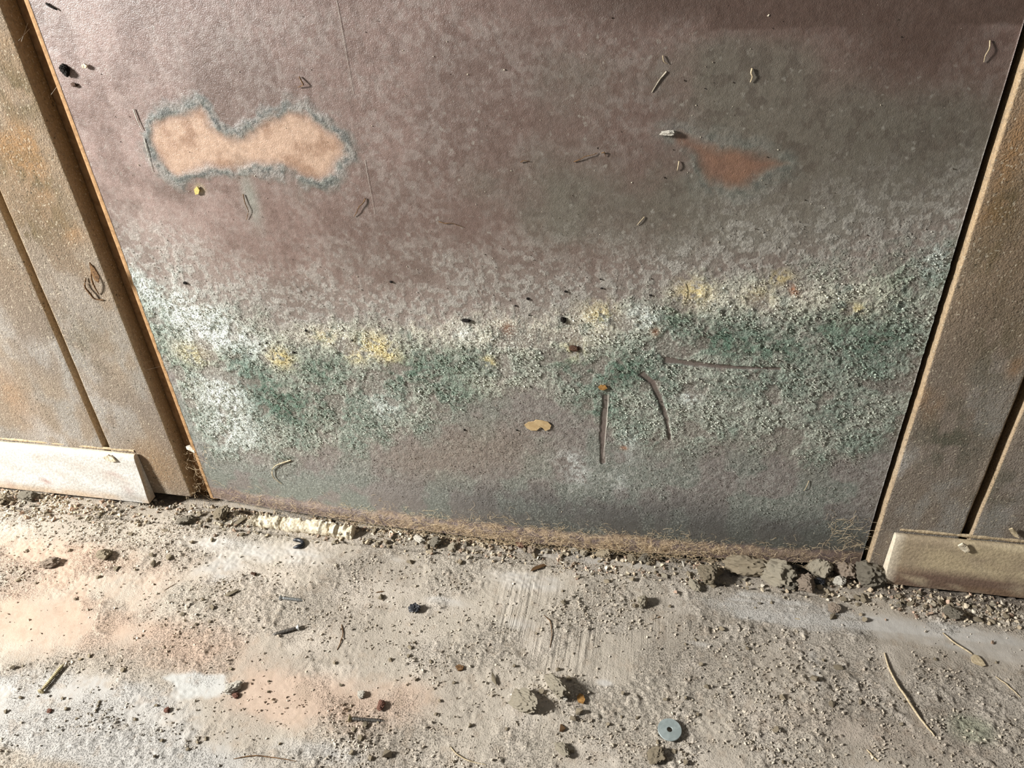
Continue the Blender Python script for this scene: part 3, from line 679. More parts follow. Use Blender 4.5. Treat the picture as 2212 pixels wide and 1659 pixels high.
for px, py, s in ((332, 1221, 20), (365, 1207, 20), (329, 1201, 14), (283, 1155, 15), (415, 1173, 15), (215, 1247, 16), (459, 1316, 16), (163, 1295, 10), (498, 1446, 10), (194, 1418, 11), (266, 1449, 13), (166, 1553, 8), (293, 1554, 9),
                  (429, 1604, 9), (996, 1218, 16), (824, 1292, 17), (837, 1635, 22), (1311, 1258, 15), (1365, 1255, 15), (1218, 1303, 17), (1799, 1335, 20), (1864, 1298, 18), (1941, 1291, 16), (1986, 1282, 18), (2079, 1307, 16),
                  (2137, 1317, 16), (2111, 1343, 20), (2140, 1345, 16), (1867, 1341, 14), (1314, 1566, 10), (1377, 1553, 10), (1757, 1470, 22), (1690, 1511, 14), (1674, 1580, 15), (1809, 1445, 20), (1857, 1519, 13), (1558, 1361, 15), (1796, 1525, 14),
                  (1613, 1272, 12), (1370, 1310, 12), (1345, 1500, 10), (1526, 1487, 13), (1230, 1470, 14), (1250, 1542, 16), (1238, 1556, 14), (1190, 1470, 14), (1205, 1450, 12), (1170, 1500, 14), (780, 1600, 14), (765, 1580, 12), (790, 1570, 14), (760, 1630, 13), (800, 1640, 12),
                  (440, 1300, 12), (395, 1330, 12), (425, 1350, 10), (455, 1345, 10), (405, 1300, 9), (930, 1430, 9), (900, 1470, 9), (1435, 1640, 14), (1455, 1625, 12), (1480, 1650, 12), (1420, 1605, 10), (30, 1445, 12), (60, 1190, 16), (150, 1190, 14), (40, 1255, 14)):
    crumb(px, py, s, label=LAB, group=G)
n = 0
while n < 60:
    px, py = random.uniform(10, 2200), random.uniform(1200, 1650)
    if py < 1130 + .095 * px: continue
    crumb(px, py, random.uniform(6, 11), random.choice(['chunk'] * 6 + ['red', 'white', 'pink']), label=LAB, group=G) if False else crumb(px, py, random.uniform(6, 11), label=LAB, group=G)
    n += 1
n = 0
while n < 120:
    px = random.uniform(5, 2205); b0 = 1056 + .1085 * px
    py = b0 + (random.gauss(22, 16) if 330 < px < 1900 else random.uniform(18, 50))
    if 590 < px < 790 and py < b0 + 25: continue
    if py < b0 - 12: continue
    crumb(px, py, random.uniform(9, 19), random.choice(['chunk'] * 5 + ['pale', 'greych']), label=LABW, group='mortar crumbs along the wall foot', name='mortar_crumb'); n += 1

def chunk(px, py, s, mat, label, st=(1, .8, .7), rot=None, name='mortar_chunk', shapes=None, cat='chunk', lift=0, flat=False):
    return crumb(px, py, s, mat, shapes or ROCK, rot, st, label, None, name, cat, lift, flat)
chunk(63, 1080, 46, 'greych', 'rounded grey mortar lump against the off-white skirting board', rot=.2)
chunk(8, 1086, 36, 'chunk', 'beige mortar lump at the left edge below the off-white skirting')
chunk(228, 1204, 38, 'chunk', 'blocky beige mortar chunk with a dark shaded face, on the pinkish dust')
chunk(112, 1222, 52, 'pink', 'long pinkish mortar chunk lying on the orange dust', (1, .45, .45), img_rot(112, 1222, 40, -14))
chunk(402, 1128, 40, 'greych', 'flat grey mortar chunk below the bare end of the left plank', (1, .8, .6))
chunk(481, 1112, 50, 'chunk', 'brown-beige mortar chunk at the lower left corner of the panel')
chunk(545, 1130, 28, 'pale', 'small pale mortar lump left of the cracked mortar strip')
chunk(905, 1168, 38, 'white', 'smooth white plaster pebble in the rubble under the panel', (1, .5, .5), img_rot(905, 1168, 30, 22))
chunk(943, 1174, 34, 'greych', 'grey mortar lump right of the white plaster pebble', (.9, .8, .8))
chunk(978, 1182, 24, 'pale', 'small pale mortar lump casting a dark shadow near the middle of the rubble line')
chunk(1127, 1177, 30, 'red', 'reddish-brown crumb in a cluster at the foot of the panel')
chunk(1148, 1188, 24, 'pink', 'pinkish crumb beside the reddish-brown cluster at the panel foot')
chunk(1106, 1172, 22, 'chunk', 'beige crumb left of the reddish-brown cluster at the panel foot')
chunk(1240, 1186, 26, 'white', 'rounded pale pebble under the middle of the panel')
chunk(1262, 1194, 22, 'pale', 'pale pebble right of the rounded one under the panel')
chunk(1304, 1200, 36, 'chunk', 'beige mortar chunk under the dusty fibres right of the panel middle')
chunk(1395, 1206, 36, 'greych', 'squarish olive-grey mortar chunk standing at the panel foot')
chunk(1365, 1206, 26, 'chunk', 'small beige mortar chunk left of the squarish olive-grey one')
chunk(1387, 1306, 30, 'pale', 'pale angular crumb with a long dark shadow on the open floor', (.8, .9, 1.0))
chunk(1499, 1268, 32, 'pale', 'thin pale mortar flake left of the big rubble heap', (1, .6, .6), img_rot(1499, 1268, 20, 24))
chunk(1529, 1250, 60, 'chunk', 'crumbly mortar lump at the left end of the big rubble heap', (.8, .8, .8))
chunk(1610, 1226, 98, 'chunk', 'broad layered mortar chunk in the rubble heap under the panel', (1, .6, .55), img_rot(1613, 1226, 50, 5))
chunk(1674, 1246, 92, 'pale', 'flaky pale mortar chunk in the middle of the rubble heap', (1, .65, .5), img_rot(1674, 1244, 50, 12))
chunk(1703, 1264, 34, 'greych', 'small olive mortar chunk in front of the flaky pale one')
chunk(1771, 1230, 74, 'pale', 'upright pale mortar chunk with a dark hollow beside it', (.65, .7, .85))
chunk(1741, 1264, 50, 'pink', 'pinkish mortar lump in front of the upright pale chunk')
chunk(1812, 1258, 30, 'white', 'small white plaster lump left of the big corner block')
chunk(1828, 1230, 72, 'pink', 'rounded pinkish mortar lump behind the big corner block', (.8, .7, .75))
chunk(1876, 1252, 92, 'greych', 'big grey-green mortar block beside the end of the right skirting', (.72, .62, .80), -.2)
chunk(1800, 1318, 26, 'pink', 'orange-pink crumb on the grey floor in front of the rubble heap')
chunk(2053, 1331, 38, 'greych', 'grey crumb with a dark hollow below the right skirting board')
chunk(1131, 1524, 62, 'pale', 'crumbly cream mortar lump, largest on the open floor', (1, .62, .55), img_rot(1131, 1524, 40, 26))
chunk(1203, 1496, 54, 'pale', 'cream mortar lump behind the amber flake', (1, .6, .7), img_rot(1203, 1496, 30, 26))
chunk(1220, 1515, 13, 'white', 'tiny white plaster piece beside the amber flake', (1, .8, .8))
chunk(1216, 1624, 32, 'pale', 'cream crumb near the bottom edge, left of the washer', (.6, 1, .6))
chunk(1418, 1636, 40, 'chunk', 'brown-beige crumb below the washer', (.8, .7, .5))
chunk(781, 1503, 19, 'white', 'small white plaster crumb on the orange dust above a screw')
chunk(824, 1527, 20, 'red', 'reddish brick crumb beside the tip of the nearest screw')
chunk(504, 1490, 34, 'white', 'white plaster crumb at the tip of the pale worn patch', (1, .6, .6), img_rot(504, 1490, 30, -18))
chunk(510, 1504, 14, 'red', 'tiny dark red crumb below the white one on the orange dust')
chunk(362, 1536, 13, 'red', 'tiny red brick crumb at the lower edge of the pale worn patch')
chunk(108, 1537, 11, 'red', 'tiny red brick crumb below the brassy screw')
# cracked strip of mortar against the panel foot
def mortar_bar(x0p, x1p, y0p, y1p, seed, label):
    a = FW(x0p, y0p); b = FW(x1p, y1p); L = math.hypot(*(b - a)); r = np.random.default_rng(seed); n = 26; m = 14; secs = []
    for i in range(n):
        t = i / (n - 1); s = []
        for j in range(m):
            q = 2 * math.pi * j / m
            yy_ = .0095 * math.copysign(abs(math.cos(q)) ** .7, math.cos(q)); zz_ = .0085 * math.copysign(abs(math.sin(q)) ** .7, math.sin(q))
            w = (vnoise(np.array([t * L * 240]), np.array([j * .8 + seed]), seed)[0] - .5) * .0052 * (1.4 if math.sin(q) > .2 else .4)
            k = 1 + w / .009
            s.append((t * L + (.002 * (r.random() - .5) if i in (0, n - 1) else 0), yy_ * k, zz_ * k + .0065))
        secs.append(s)
    o = loft('mortar_bar', np.array(secs), M['pale']); o.location = (a[0], a[1], fz(*a) - .001); o.rotation_euler = (0, 0, math.atan2(*(b - a)[::-1]))
    return tag(o, label, 'mortar', 'pieces of the cracked mortar strip')
mortar_bar(556, 609, 1128, 1134, 1, 'leftmost piece of the cracked pale mortar strip under the panel')
mortar_bar(612, 712, 1135, 1147, 2, 'longest piece of the cracked pale mortar strip under the panel')
mortar_bar(716, 764, 1148, 1154, 3, 'right end piece of the cracked pale mortar strip, beside a dark gap')
# slivers
def sliver(px, py, L, dx, dy, mat, label, w=1.0, name='wood_sliver', cat='sliver'):
    return crumb(px, py, L, mat, SL, img_rot(px, py, dx, dy), (1, w, w), label, None, name, cat, 0, True)
sliver(248, 1233, 46, 30, -28, 'sliver', 'dusty grey-beige sliver below the blocky chunk on the left floor', 1.2)
sliver(503, 1281, 48, 30, -20, 'sliver', 'dusty sliver lying left of the upper screw', 1.5)
sliver(517, 1127, 56, 30, -24, 'sliver', 'grey wood sliver leaning in the rubble at the panel left corner', 1.3)
sliver(890, 1213, 24, 24, -6, 'straw', 'short tan sliver just below the rubble, left of the panel middle', .8)
sliver(821, 1279, 26, 30, -6, 'bark', 'dark brown splinter above a pale crumb on the mid floor', .7)
sliver(1162, 1228, 52, 40, -18, 'bark', 'dark olive splinter just in front of the wall gap', 1.1)
sliver(1476, 1216, 24, 8, 20, 'white', 'thin white plaster splinter at the panel foot', 1.2, 'plaster_sliver')
sliver(213, 1528, 42, -8, 30, 'sliver', 'grey dust-coated stick on the whitish floor at lower left', .7)
sliver(1217, 1572, 40, -8, 30, 'bark', 'dark brown shard standing below the amber flake', 1.3)
sliver(1068, 1470, 40, 10, 34, 'sliver', 'pale plaster ridge fragment left of the cream lumps', 1.1)
sliver(1722, 1337, 14, 20, 2, 'straw', 'tiny tan chip on the grey floor near the right', 1.2)
sliver(1422, 1333, 26, 22, -6, 'bark', 'dark olive splinter right of the pale angular crumb', .5)
sliver(330, 1262, 36, 30, 14, 'bark', 'thin dark twig on the pale floor left of the wood slivers', .25, 'twig', 'twig')
sliver(368, 1268, 40, 30, -18, 'bark', 'thin dark twig crossing another at left', .25, 'twig', 'twig')

# ------------------------------------------------------------------ tubes: straws, fibres, threads
def tube_arrays(P, r, m=5):
    P = np.asarray(P, float); n = len(P); T = np.gradient(P, axis=0); T /= np.linalg.norm(T, axis=1)[:, None] + 1e-12
    up = np.where(np.abs(T[:, 2:3]) > .9, np.array([[1., 0, 0]]), np.array([[0, 0, 1.]])); A = np.cross(T, up); A /= np.linalg.norm(A, axis=1)[:, None] + 1e-12; Bn = np.cross(T, A)
    r = np.broadcast_to(np.asarray(r, float), (n,)); th = np.arange(m) * 2 * math.pi / m
    V = P[:, None] + r[:, None, None] * (np.cos(th)[None, :, None] * A[:, None] + np.sin(th)[None, :, None] * Bn[:, None])
    i = np.arange((n - 1) * m); q = i // m; c = i % m; c2 = (c + 1) % m
    return V.reshape(-1, 3), np.stack([q * m + c, q * m + c2, (q + 1) * m + c2, (q + 1) * m + c], 1)
def tubes(name, lines, mat, parent=None, m=4):
    VV, FF, o = [], [], 0
    for P, r in lines:
        v, f = tube_arrays(P, r, m); VV.append(v); FF.append(f + o); o += len(v)
    return link(name, np_mesh(name, np.concatenate(VV), np.concatenate(FF)), mat, parent)
def smooth_path(pts, n=24):
    pts = np.array(pts, float); t = np.linspace(0, 1, len(pts)); tt = np.linspace(0, 1, n)
    out = np.stack([np.interp(tt, t, pts[:, k]) for k in range(pts.shape[1])], 1)
    for _ in range(3): out[1:-1] = .25 * out[:-2] + .5 * out[1:-1] + .25 * out[2:]
    return out
def floor_tube(name, pix, r, mat, label, cat, lift=.001, taper=.5):
    P = [(*FW(px, py), 0) for px, py in pix]; P = smooth_path(P)
    P[:, 2] = floor_h(P[:, 0], P[:, 1]) + r * .7 + lift * np.sin(np.linspace(0, math.pi, len(P)))
    rr = r * (1 - taper * np.abs(np.linspace(-1, 1, len(P))) ** 3)
    return tag(tubes(name, [(P, rr)], mat, m=7), label, cat)
floor_tube('straw', [(1910, 1411), (1919, 1448), (1938, 1485), (1965, 1525), (1990, 1560), (2018, 1592)], .0013, M['straw'], 'long pale bent straw lying on the floor at right', 'straw', .002)
floor_tube('straw', [(2036, 1368), (2060, 1390), (2090, 1408), (2100, 1414)], .0010, M['straw'], 'short straw leading to a pale flake at far right', 'straw', .001)
floor_tube('straw', [(2150, 1462), (2175, 1480), (2205, 1508)], .0007, M['straw'], 'thin straw at the right edge of the floor', 'straw', .0005)
floor_tube('straw', [(1872, 1620), (1884, 1634), (1898, 1646)], .0010, M['straw'], 'short straw near the bottom edge at right', 'straw', .0005)
floor_tube('straw', [(972, 1613), (985, 1630), (1010, 1645), (1050, 1653)], .0007, M['straw'], 'thin curved pale fibre at the bottom edge', 'straw', .001)
floor_tube('twig', [(505, 1640), (540, 1634), (580, 1636), (640, 1645)], .0006, M['bark'], 'thin dark curved hair-like twig at the bottom left', 'twig', .001)
floor_tube('twig', [(1175, 1330), (1190, 1345), (1193, 1372), (1188, 1400)], .0006, M['bark'], 'thin dark curved fibre on the brushed mid floor', 'twig', .001)
floor_tube('twig', [(738, 1350), (742, 1370), (736, 1390), (728, 1405)], .0007, M['bark'], 'thin dark curl right of the dark screw', 'twig', .001)
# pale scale-like flake on the floor
def flake(name, pts, y_or_floor, th, mat, label, cat, curl=0.0):
    """thin plate with the outline pts (pixels) on the floor (None) or on the vertical plane y"""
    bm = bmesh.new(); top, bot = [], []
    if y_or_floor is None:
        P = [np.array([*FW(*p), 0]) for p in pts]; c = sum(P) / len(P)
        for p in P:
            h = fz(c[0], c[1]) + .0012 + curl * float(np.hypot(*(p - c)[:2]) ** 2)
            top.append(bm.verts.new((p[0], p[1], h + th))); bot.append(bm.verts.new((p[0], p[1], h)))
    else:
        P = [on_y(*p, y_or_floor) for p in pts]; c = sum(P) / len(P)
        for p in P:
            q = y_or_floor - curl * float((p[0] - c[0]) ** 2 + (p[2] - c[2]) ** 2)
            top.append(bm.verts.new((p[0], q - th, p[2]))); bot.append(bm.verts.new((p[0], q, p[2])))
    n = len(pts)
    for vs_, s in ((top, 1), (bot, -1)):
        cv = bm.verts.new(sum((v.co for v in vs_), Vector()) / n)
        for i in range(n):
            f = [vs_[i], vs_[(i + 1) % n], cv]; bm.faces.new(f[::s])
    for i in range(n): bm.faces.new([top[i], bot[i], bot[(i + 1) % n], top[(i + 1) % n]])
    bmesh.ops.recalc_face_normals(bm, faces=bm.faces)
    me = bpy.data.meshes.new(name); bm.to_mesh(me); bm.free()
    return tag(link(name, me, mat), label, cat)
flake('seed_scale', [(2096, 1422), (2102, 1416), (2112, 1419), (2122, 1429), (2128, 1440), (2122, 1442), (2108, 1437), (2098, 1432)], None, .0008, M['straw'], 'pale oval seed scale on the floor at far right', 'flake', 6)
flake('amber_flake', [(1246, 1510), (1252, 1503), (1260, 1506), (1264, 1516), (1260, 1525), (1250, 1522), (1247, 1516)], None, .0012, M['amber'], 'amber-brown flake between the cream lumps on the floor', 'flake', 10)
flake('bark_flake', [(984, 1442), (992, 1438), (1002, 1442), (1000, 1449), (990, 1451)], None, .002, M['bark'], 'small brown bark flake on the mid floor', 'flake', 20)
# tan paint chip and small flakes on the panel
def pyp(px, py): w = PW(px, py); return float(panel_y(np.array([w[0]]), np.array([w[1]]))[0]) - .0016
flake('paint_chip', [(1133, 917), (1142, 911), (1153, 910), (1158, 906), (1172, 908), (1184, 911), (1191, 918), (1188, 926), (1178, 930), (1173, 924), (1166, 923), (1160, 929), (1148, 929), (1138, 924)], pyp(1165, 918) + .0004, .0012, M['tanchip'], 'flat tan oval paint chip on the lower panel', 'paint chip')
flake('rust_flake', [(1292, 836), (1298, 831), (1308, 832), (1312, 838), (1304, 842), (1296, 841)], pyp(1300, 836) - .0006, .001, M['amber'], 'small orange-brown flake at the top of the straight scrape', 'flake')
flake('plaster_flake', [(178, 139), (184, 137), (190, 141), (188, 147), (180, 146)], pyp(184, 142) - .0005, .002, M['pale'], 'tiny cream flake stuck to the panel at upper left', 'flake')
flake('yellow_mould_spot', [(420, 408), (427, 402), (432, 410), (430, 418), (423, 420)], pyp(426, 411), .0016, mat_plain('yellow_mould', S(206, 190, 120), S(186, 166, 98), 400), 'small yellow mould spot below the bare tan patch', 'mould spot', -10)

flake('plaster_flake', [(226, 984), (236, 980), (246, 986), (254, 993), (244, 996), (232, 992)], Y_BOARD - .010, .002, M['pale'], 'cream flake caught at the foot of the left groove', 'flake', 20)
flake('plaster_flake', [(2068, 1176), (2078, 1170), (2088, 1176), (2094, 1186), (2084, 1190), (2074, 1184)], Y_BOARD - .012, .002, M['pale'], 'cream flake caught at the foot of the right groove', 'flake', 20)
flake('plaster_flake', [(2178, 1140), (2186, 1138), (2194, 1146), (2200, 1158), (2190, 1156), (2182, 1148)], Y_BOARD - .003, .002, M['straw'], 'beige husk flake on the far right plank above the skirting', 'flake', 20)
# ------------------------------------------------------------------ screws and washer
def screw(px, py, dx, dy, L, label, sm, hm, tilt=0.0):
    """head at the pixel, shank pointing in the image direction"""
    x, y = FW(px, py)
    root = empty('wood_screw', (x, y, fz(x, y) + .0030), label, 'screw', 'wood screws on the floor')
    root.rotation_euler = (random.uniform(0, 6), tilt, 0)
    root.rotation_mode = 'XYZ'
    root.rotation_euler = (0, tilt, img_rot(px, py, dx, dy))
    m = 20; n = int(L / .00022); xs_ = np.linspace(.0032, L, n); th = np.arange(m) * 2 * math.pi / m; pitch = .0019
    ph = (xs_[:, None] / pitch + th[None] / (2 * math.pi)) % 1.0
    core = .00155 * np.clip((L - xs_) / .006, .05, 1)[:, None]; thr = np.where(xs_ > .0032 + .05 * L, 1, 0)[:, None]
    rad = core + thr * .0011 * np.clip((L - xs_) / .005, .1, 1)[:, None] * np.clip(1 - np.abs(ph - .5) / .32, 0, 1)
    V = np.stack([np.broadcast_to(xs_[:, None], rad.shape), rad * np.cos(th), rad * np.sin(th)], -1).reshape(-1, 3)
    i = np.arange((n - 1) * m); q = i // m; c = i % m; c2 = (c + 1) % m
    F = np.stack([q * m + c, (q + 1) * m + c, (q + 1) * m + c2, q * m + c2], 1)
    link('threaded_shank', np_mesh('threaded_shank', V, F), sm, root)
    pr = [(.0012, 0), (.0013, .0011), (.0, .0012), (0, .0036), (.0004, .0040), (.0009, .0039), (.0030, .0019), (.0036, .0015)]
    pts = np.array([[(a, r * math.cos(t), r * math.sin(t)) for t in th] for a, r in pr])
    loft('screw_head', pts, hm, root)
    return root
screw(606, 1294, 50, 4, .033, 'bright steel screw with its head to the left, farthest from the camera', M['zinc'], M['zinc'], .04)
screw(647, 1358, -60, 16, .035, 'dark screw lying with its head to the right', M['dzinc'], M['zinc'], .03)
screw(755, 1556, 60, 3, .042, 'dull screw with a brassy head to the left, nearest the bottom edge', M['dzinc'], M['brass'], .04)
screw(90, 1499, 46, -58, .042, 'brassy dust-covered screw lying slantwise at far left', M['brass'], M['brass'], .03)
def washer(px, py, D, d, t, label):
    x, y = FW(px, py); m = 56; pr = [(d / 2, .0003), (d / 2 + .0003, 0), (D / 2 - .0004, 0), (D / 2, .0004), (D / 2, t - .0004), (D / 2 - .0004, t), (d / 2 + .0003, t), (d / 2, t - .0003)]
    V = np.array([[(r * math.cos(a), r * math.sin(a), z) for r, z in pr] for a in np.arange(m) * 2 * math.pi / m]).reshape(-1, 3); k = len(pr)
    i = np.arange(m * k); q = i // k; c = i % k; c2 = (c + 1) % k; q2 = (q + 1) % m
    me = np_mesh('washer', V, np.stack([q * k + c, q2 * k + c, q2 * k + c2, q * k + c2], 1)); me.set_sharp_from_angle(angle=math.radians(35))
    o = link('penny_washer', me, M['galv']); o.location = (x, y, fz(x, y) + .0022); o.rotation_euler = (.03, -.02, 0)
    return tag(o, label, 'washer')
washer(1446, 1582, .0262, .0058, .0016, 'flat grey steel penny washer on the floor')

# ------------------------------------------------------------------ black plastic bits, husks
def curl_piece(name, pix, r, flat, mat, label, cat, yplane=None, lift=0.0):
    """a bent strip of elliptical section along a pixel path on the floor or on the plane y"""
    if yplane is None:
        P = smooth_path([(*FW(*p), 0) for p in pix], 20); P[:, 2] = floor_h(P[:, 0], P[:, 1]) + r * flat + lift
    else: P = smooth_path([on_y(*p, yplane) for p in pix], 20); P[:, 1] -= r * flat + lift * np.sin(np.linspace(0, math.pi, 20))
    rr = r * np.clip(1.25 - np.abs(np.linspace(-1, 1, 20)) ** 4, .3, 1); v, f = tube_arrays(P, rr, 8)
    return tag(link(name, np_mesh(name, v, f), mat), label, cat)
curl_piece('plastic_hook', [(634, 1170), (644, 1168), (655, 1172), (656, 1180), (648, 1184), (634, 1186)], .0032, .8, M['black'], 'broken hook of glossy black plastic on the floor below the mortar strip', 'plastic bit')
chunk(895, 1318, 30, 'black', 'small black plastic lump on the middle of the floor', (1, .7, .7), .3, 'plastic_lump', cat='plastic bit')
chunk(1768, 1258, 30, 'black', 'blue-black plastic scrap among the rubble heap', (1, .6, .6), 0, 'plastic_scrap', cat='plastic bit')
def husk(px, py, label):
    x, y = FW(px, py); root = empty('seed_husk', (x, y, fz(x, y)), label, 'husk')
    for i, (dx, r) in enumerate(((-.0022, .0026), (.0022, .0030))):
        o = link('lobe', with_mat(ROCK[i], M['brown']), None, root); o.scale = (r, r * .8, r); o.location = (dx, -dx * .3, r * .8)
husk(549, 1242, 'dark red-brown two-lobed husk on the floor below the plastic hook')
def on_panel(px, py, off=.0): w = PW(px, py); return np.array([w[0], float(panel_y(np.array([w[0]]), np.array([w[1]]))[0]) - off, w[1]])
def panel_bit(name, px, py, s, st, mat, label, cat, off=.001, rot=0.0):
    o = link(name, with_mat(ROCK[(px + py) % 6], M[mat]), None); k = s * .5 / 1.45 / 1000
    o.scale = (k * st[0], k * st[1], k * st[2]); o.rotation_euler = (0, rot, 0); o.location = on_panel(px, py, off); return tag(o, label, cat)
panel_bit('insect_husk', 140, 152, 26, (.6, .5, 1), 'soot', 'dark grey insect husk stuck to the panel beside the left timber strip', 'husk', .002, -.3)
panel_bit('insect_husk', 158, 184, 12, (1, .6, .8), 'brown', 'small red-brown husk below the dark grey one at upper left', 'husk', .001)
panel_bit('pupa_case', 1443, 287, 22, (1, .5, .5), 'white', 'pale oblong pupa case on the panel left of the reddish patch', 'pupa case', .003, -.1)
panel_bit('dirt_lump', 1217, 690, 14, (.8, .5, 1.2), 'soot', 'dark oval dirt lump at the top of the mould band middle', 'dirt lump', .002)
panel_bit('dirt_lump', 1007, 691, 16, (1, .5, .6), 'soot', 'black dirt speck at the top of the mould band, left of the middle', 'dirt lump', .002)
panel_bit('dirt_lump', 1240, 752, 18, (1, .5, .9), 'brown', 'brown dirt lump in the cream mould below the oval one', 'dirt lump', .001)
panel_bit('dirt_lump', 398, 613, 10, (1, .6, .8), 'soot', 'black speck in the white mould near the left timber', 'dirt lump', .001)
for i, (px, py) in enumerate(((1140, 645), (1114, 660), (1222, 629), (1298, 602), (1300, 622), (1405, 637), (845, 609), (1143, 680), (660, 715), (760, 735), (540, 765), (635, 762), (840, 690), (1010, 775), (1117, 928), (1004, 927), (560, 745), (575, 742))):
    panel_bit('dirt_speck', px, py, random.uniform(4.5, 8), (random.uniform(.6, 1), .5, random.uniform(.6, 1)), 'soot', 'tiny black speck caught in the mould band', 'speck', .0012)['group'] = 'black specks in the mould band'
# little twigs and insect legs on the panel
def wall_twig(name, pix, r, mat, label, cat, lift=.003, off=.0015):
    lift = lift * .35; off = min(off, r + .0003)
    r = r * .75; P = smooth_path([on_panel(px, py, off) for px, py in pix], 18); P[:, 1] -= lift * np.sin(np.linspace(0, math.pi, 18))
    return tag(tubes(name, [(P, r * np.linspace(1, .5, 18))], mat, m=6), label, cat)
wall_twig('twig', [(629, 993), (612, 998), (595, 1003), (588, 1013), (590, 1028), (600, 1035), (610, 1043)], .0013, M['straw'], 'hooked beige twig clinging to the lower left panel', 'twig', .004)
wall_twig('twig', [(790, 428), (786, 438), (776, 445), (772, 458), (765, 467)], .0009, M['bark'], 'small bent brown twig right below the bare tan patch', 'twig', .004)
wall_twig('twig', [(525, 420), (530, 440), (538, 455), (532, 475)], .0008, M['bark'], 'small dark twig hanging below the bare tan patch', 'twig', .003)
wall_twig('insect_fragment', [(1240, 349), (1256, 342), (1264, 336), (1280, 334), (1290, 330)], .0007, M['bark'], 'thin brown insect leg at the panel middle', 'insect fragment', .004)
wall_twig('insect_fragment', [(1125, 350), (1132, 345), (1145, 348)], .0007, M['bark'], 'tiny leg fragment left of the thin insect leg', 'insect fragment', .003)
wall_twig('insect_fragment', [(1300, 330), (1306, 327), (1308, 337)], .0008, M['bark'], 'tiny dark fragment right of the thin insect leg', 'insect fragment', .003)
wall_twig('twig', [(1467, 348), (1465, 358), (1463, 368)], .0010, M['straw'], 'short pale stalk left of the reddish patch', 'twig', .003)
wall_twig('twig', [(1432, 120), (1433, 132), (1442, 138)], .0008, M['straw'], 'short pale stalk at the upper panel, right of the middle', 'twig', .003)
wall_twig('twig', [(1440, 155), (1425, 172), (1408, 200)], .0012, M['greych'], 'faint grey stalk below the short pale one', 'twig', .001, .0005)
wall_twig('twig', [(1625, 148), (1622, 158), (1626, 165), (1621, 178)], .0014, M['straw'], 'curled beige husk on the upper right panel', 'twig', .003)
wall_twig('twig', [(1392, 468), (1384, 476), (1376, 486)], .0007, M['straw'], 'thin slanting stalk above the mould band', 'twig', .002)
wall_twig('twig', [(948, 478), (962, 482), (975, 480), (1000, 490)], .0007, M['bark'], 'thin dark thread-like twig above the mould band', 'twig', .002)
wall_twig('twig', [(1748, 1040), (1742, 1052), (1737, 1062)], .0007, M['straw'], 'short pale hair on the lower right panel', 'twig', .003)
wall_twig('twig', [(2140, 88), (2138, 105), (2128, 120), (2127, 135)], .0008, M['straw'], 'dangling pale fibre beside the right plank', 'twig', .005)
wall_twig('twig', [(648, 165), (655, 176), (660, 182), (645, 188)], .0011, M['bark'], 'small dark insect fragment above the bare tan patch', 'insect fragment', .006)
wall_twig('insect_fragment', [(98, 8), (106, 13), (116, 18), (122, 22)], .0018, M['soot'], 'dark insect fragment at the top left of the panel', 'insect fragment', .003)
wall_twig('twig', [(1478, 612), (1478, 630), (1476, 650)], .0007, M['straw'], 'tiny upright stalk in the mould above the scrapes', 'twig', .003)
# bright ridge scraped up along the straight scrape
wall_twig('scraped_ridge', [(1314, 850), (1313, 890), (1308, 940), (1303, 990)], .0006, M['wweb'], 'thin white ridge along the straight scrape in the mould', 'ridge', .0, .0012)
# white scratches / single threads on the panel
def thread(pix, label, r=.0002): return wall_twig('cobweb_thread', pix, r, M['wweb'], label, 'cobweb thread', .0006, .0012)
thread([(727, 0), (738, 60), (750, 130), (764, 205)], 'long white thread running down the upper panel')
thread([(788, 345), (797, 395), (810, 462)], 'white thread right of the bare tan patch')
thread([(287, 236), (296, 262), (306, 282)], 'bright white thread left of the bare tan patch, upper piece', .0009)
thread([(310, 300), (318, 335), (328, 372)], 'bright white thread left of the bare tan patch, lower piece', .0006)
# curled bark scraps on the left plank
def board_bit(name, pix, r, mat, label, cat, lift):
    P = smooth_path([on_y(px, py, Y_BOARD - .001) for px, py in pix], 20); P[:, 1] -= lift * np.sin(np.linspace(0, math.pi, 20)); return tag(tubes(name, [(P, r * (1 - .5 * np.abs(np.linspace(-1, 1, 20))))], mat, m=7), label, cat)
flake('bark_scrap', [(194, 566), (205, 578), (216, 596), (214, 610), (206, 604), (198, 588)], Y_BOARD - .010, .0016, M['bark'], 'dark triangular bark scrap sticking out of the left plank', 'bark scrap', 0)
board_bit('bark_curl', [(198, 572), (202, 596), (208, 614), (214, 636)], .0012, M['bark'], 'thin dark bark strip hanging from the left plank', 'bark scrap', .005)
board_bit('bark_curl', [(186, 600), (184, 618), (198, 632), (206, 645), (224, 648)], .0014, M['bark'], 'curled brown bark shaving on the left plank', 'bark scrap', .003)

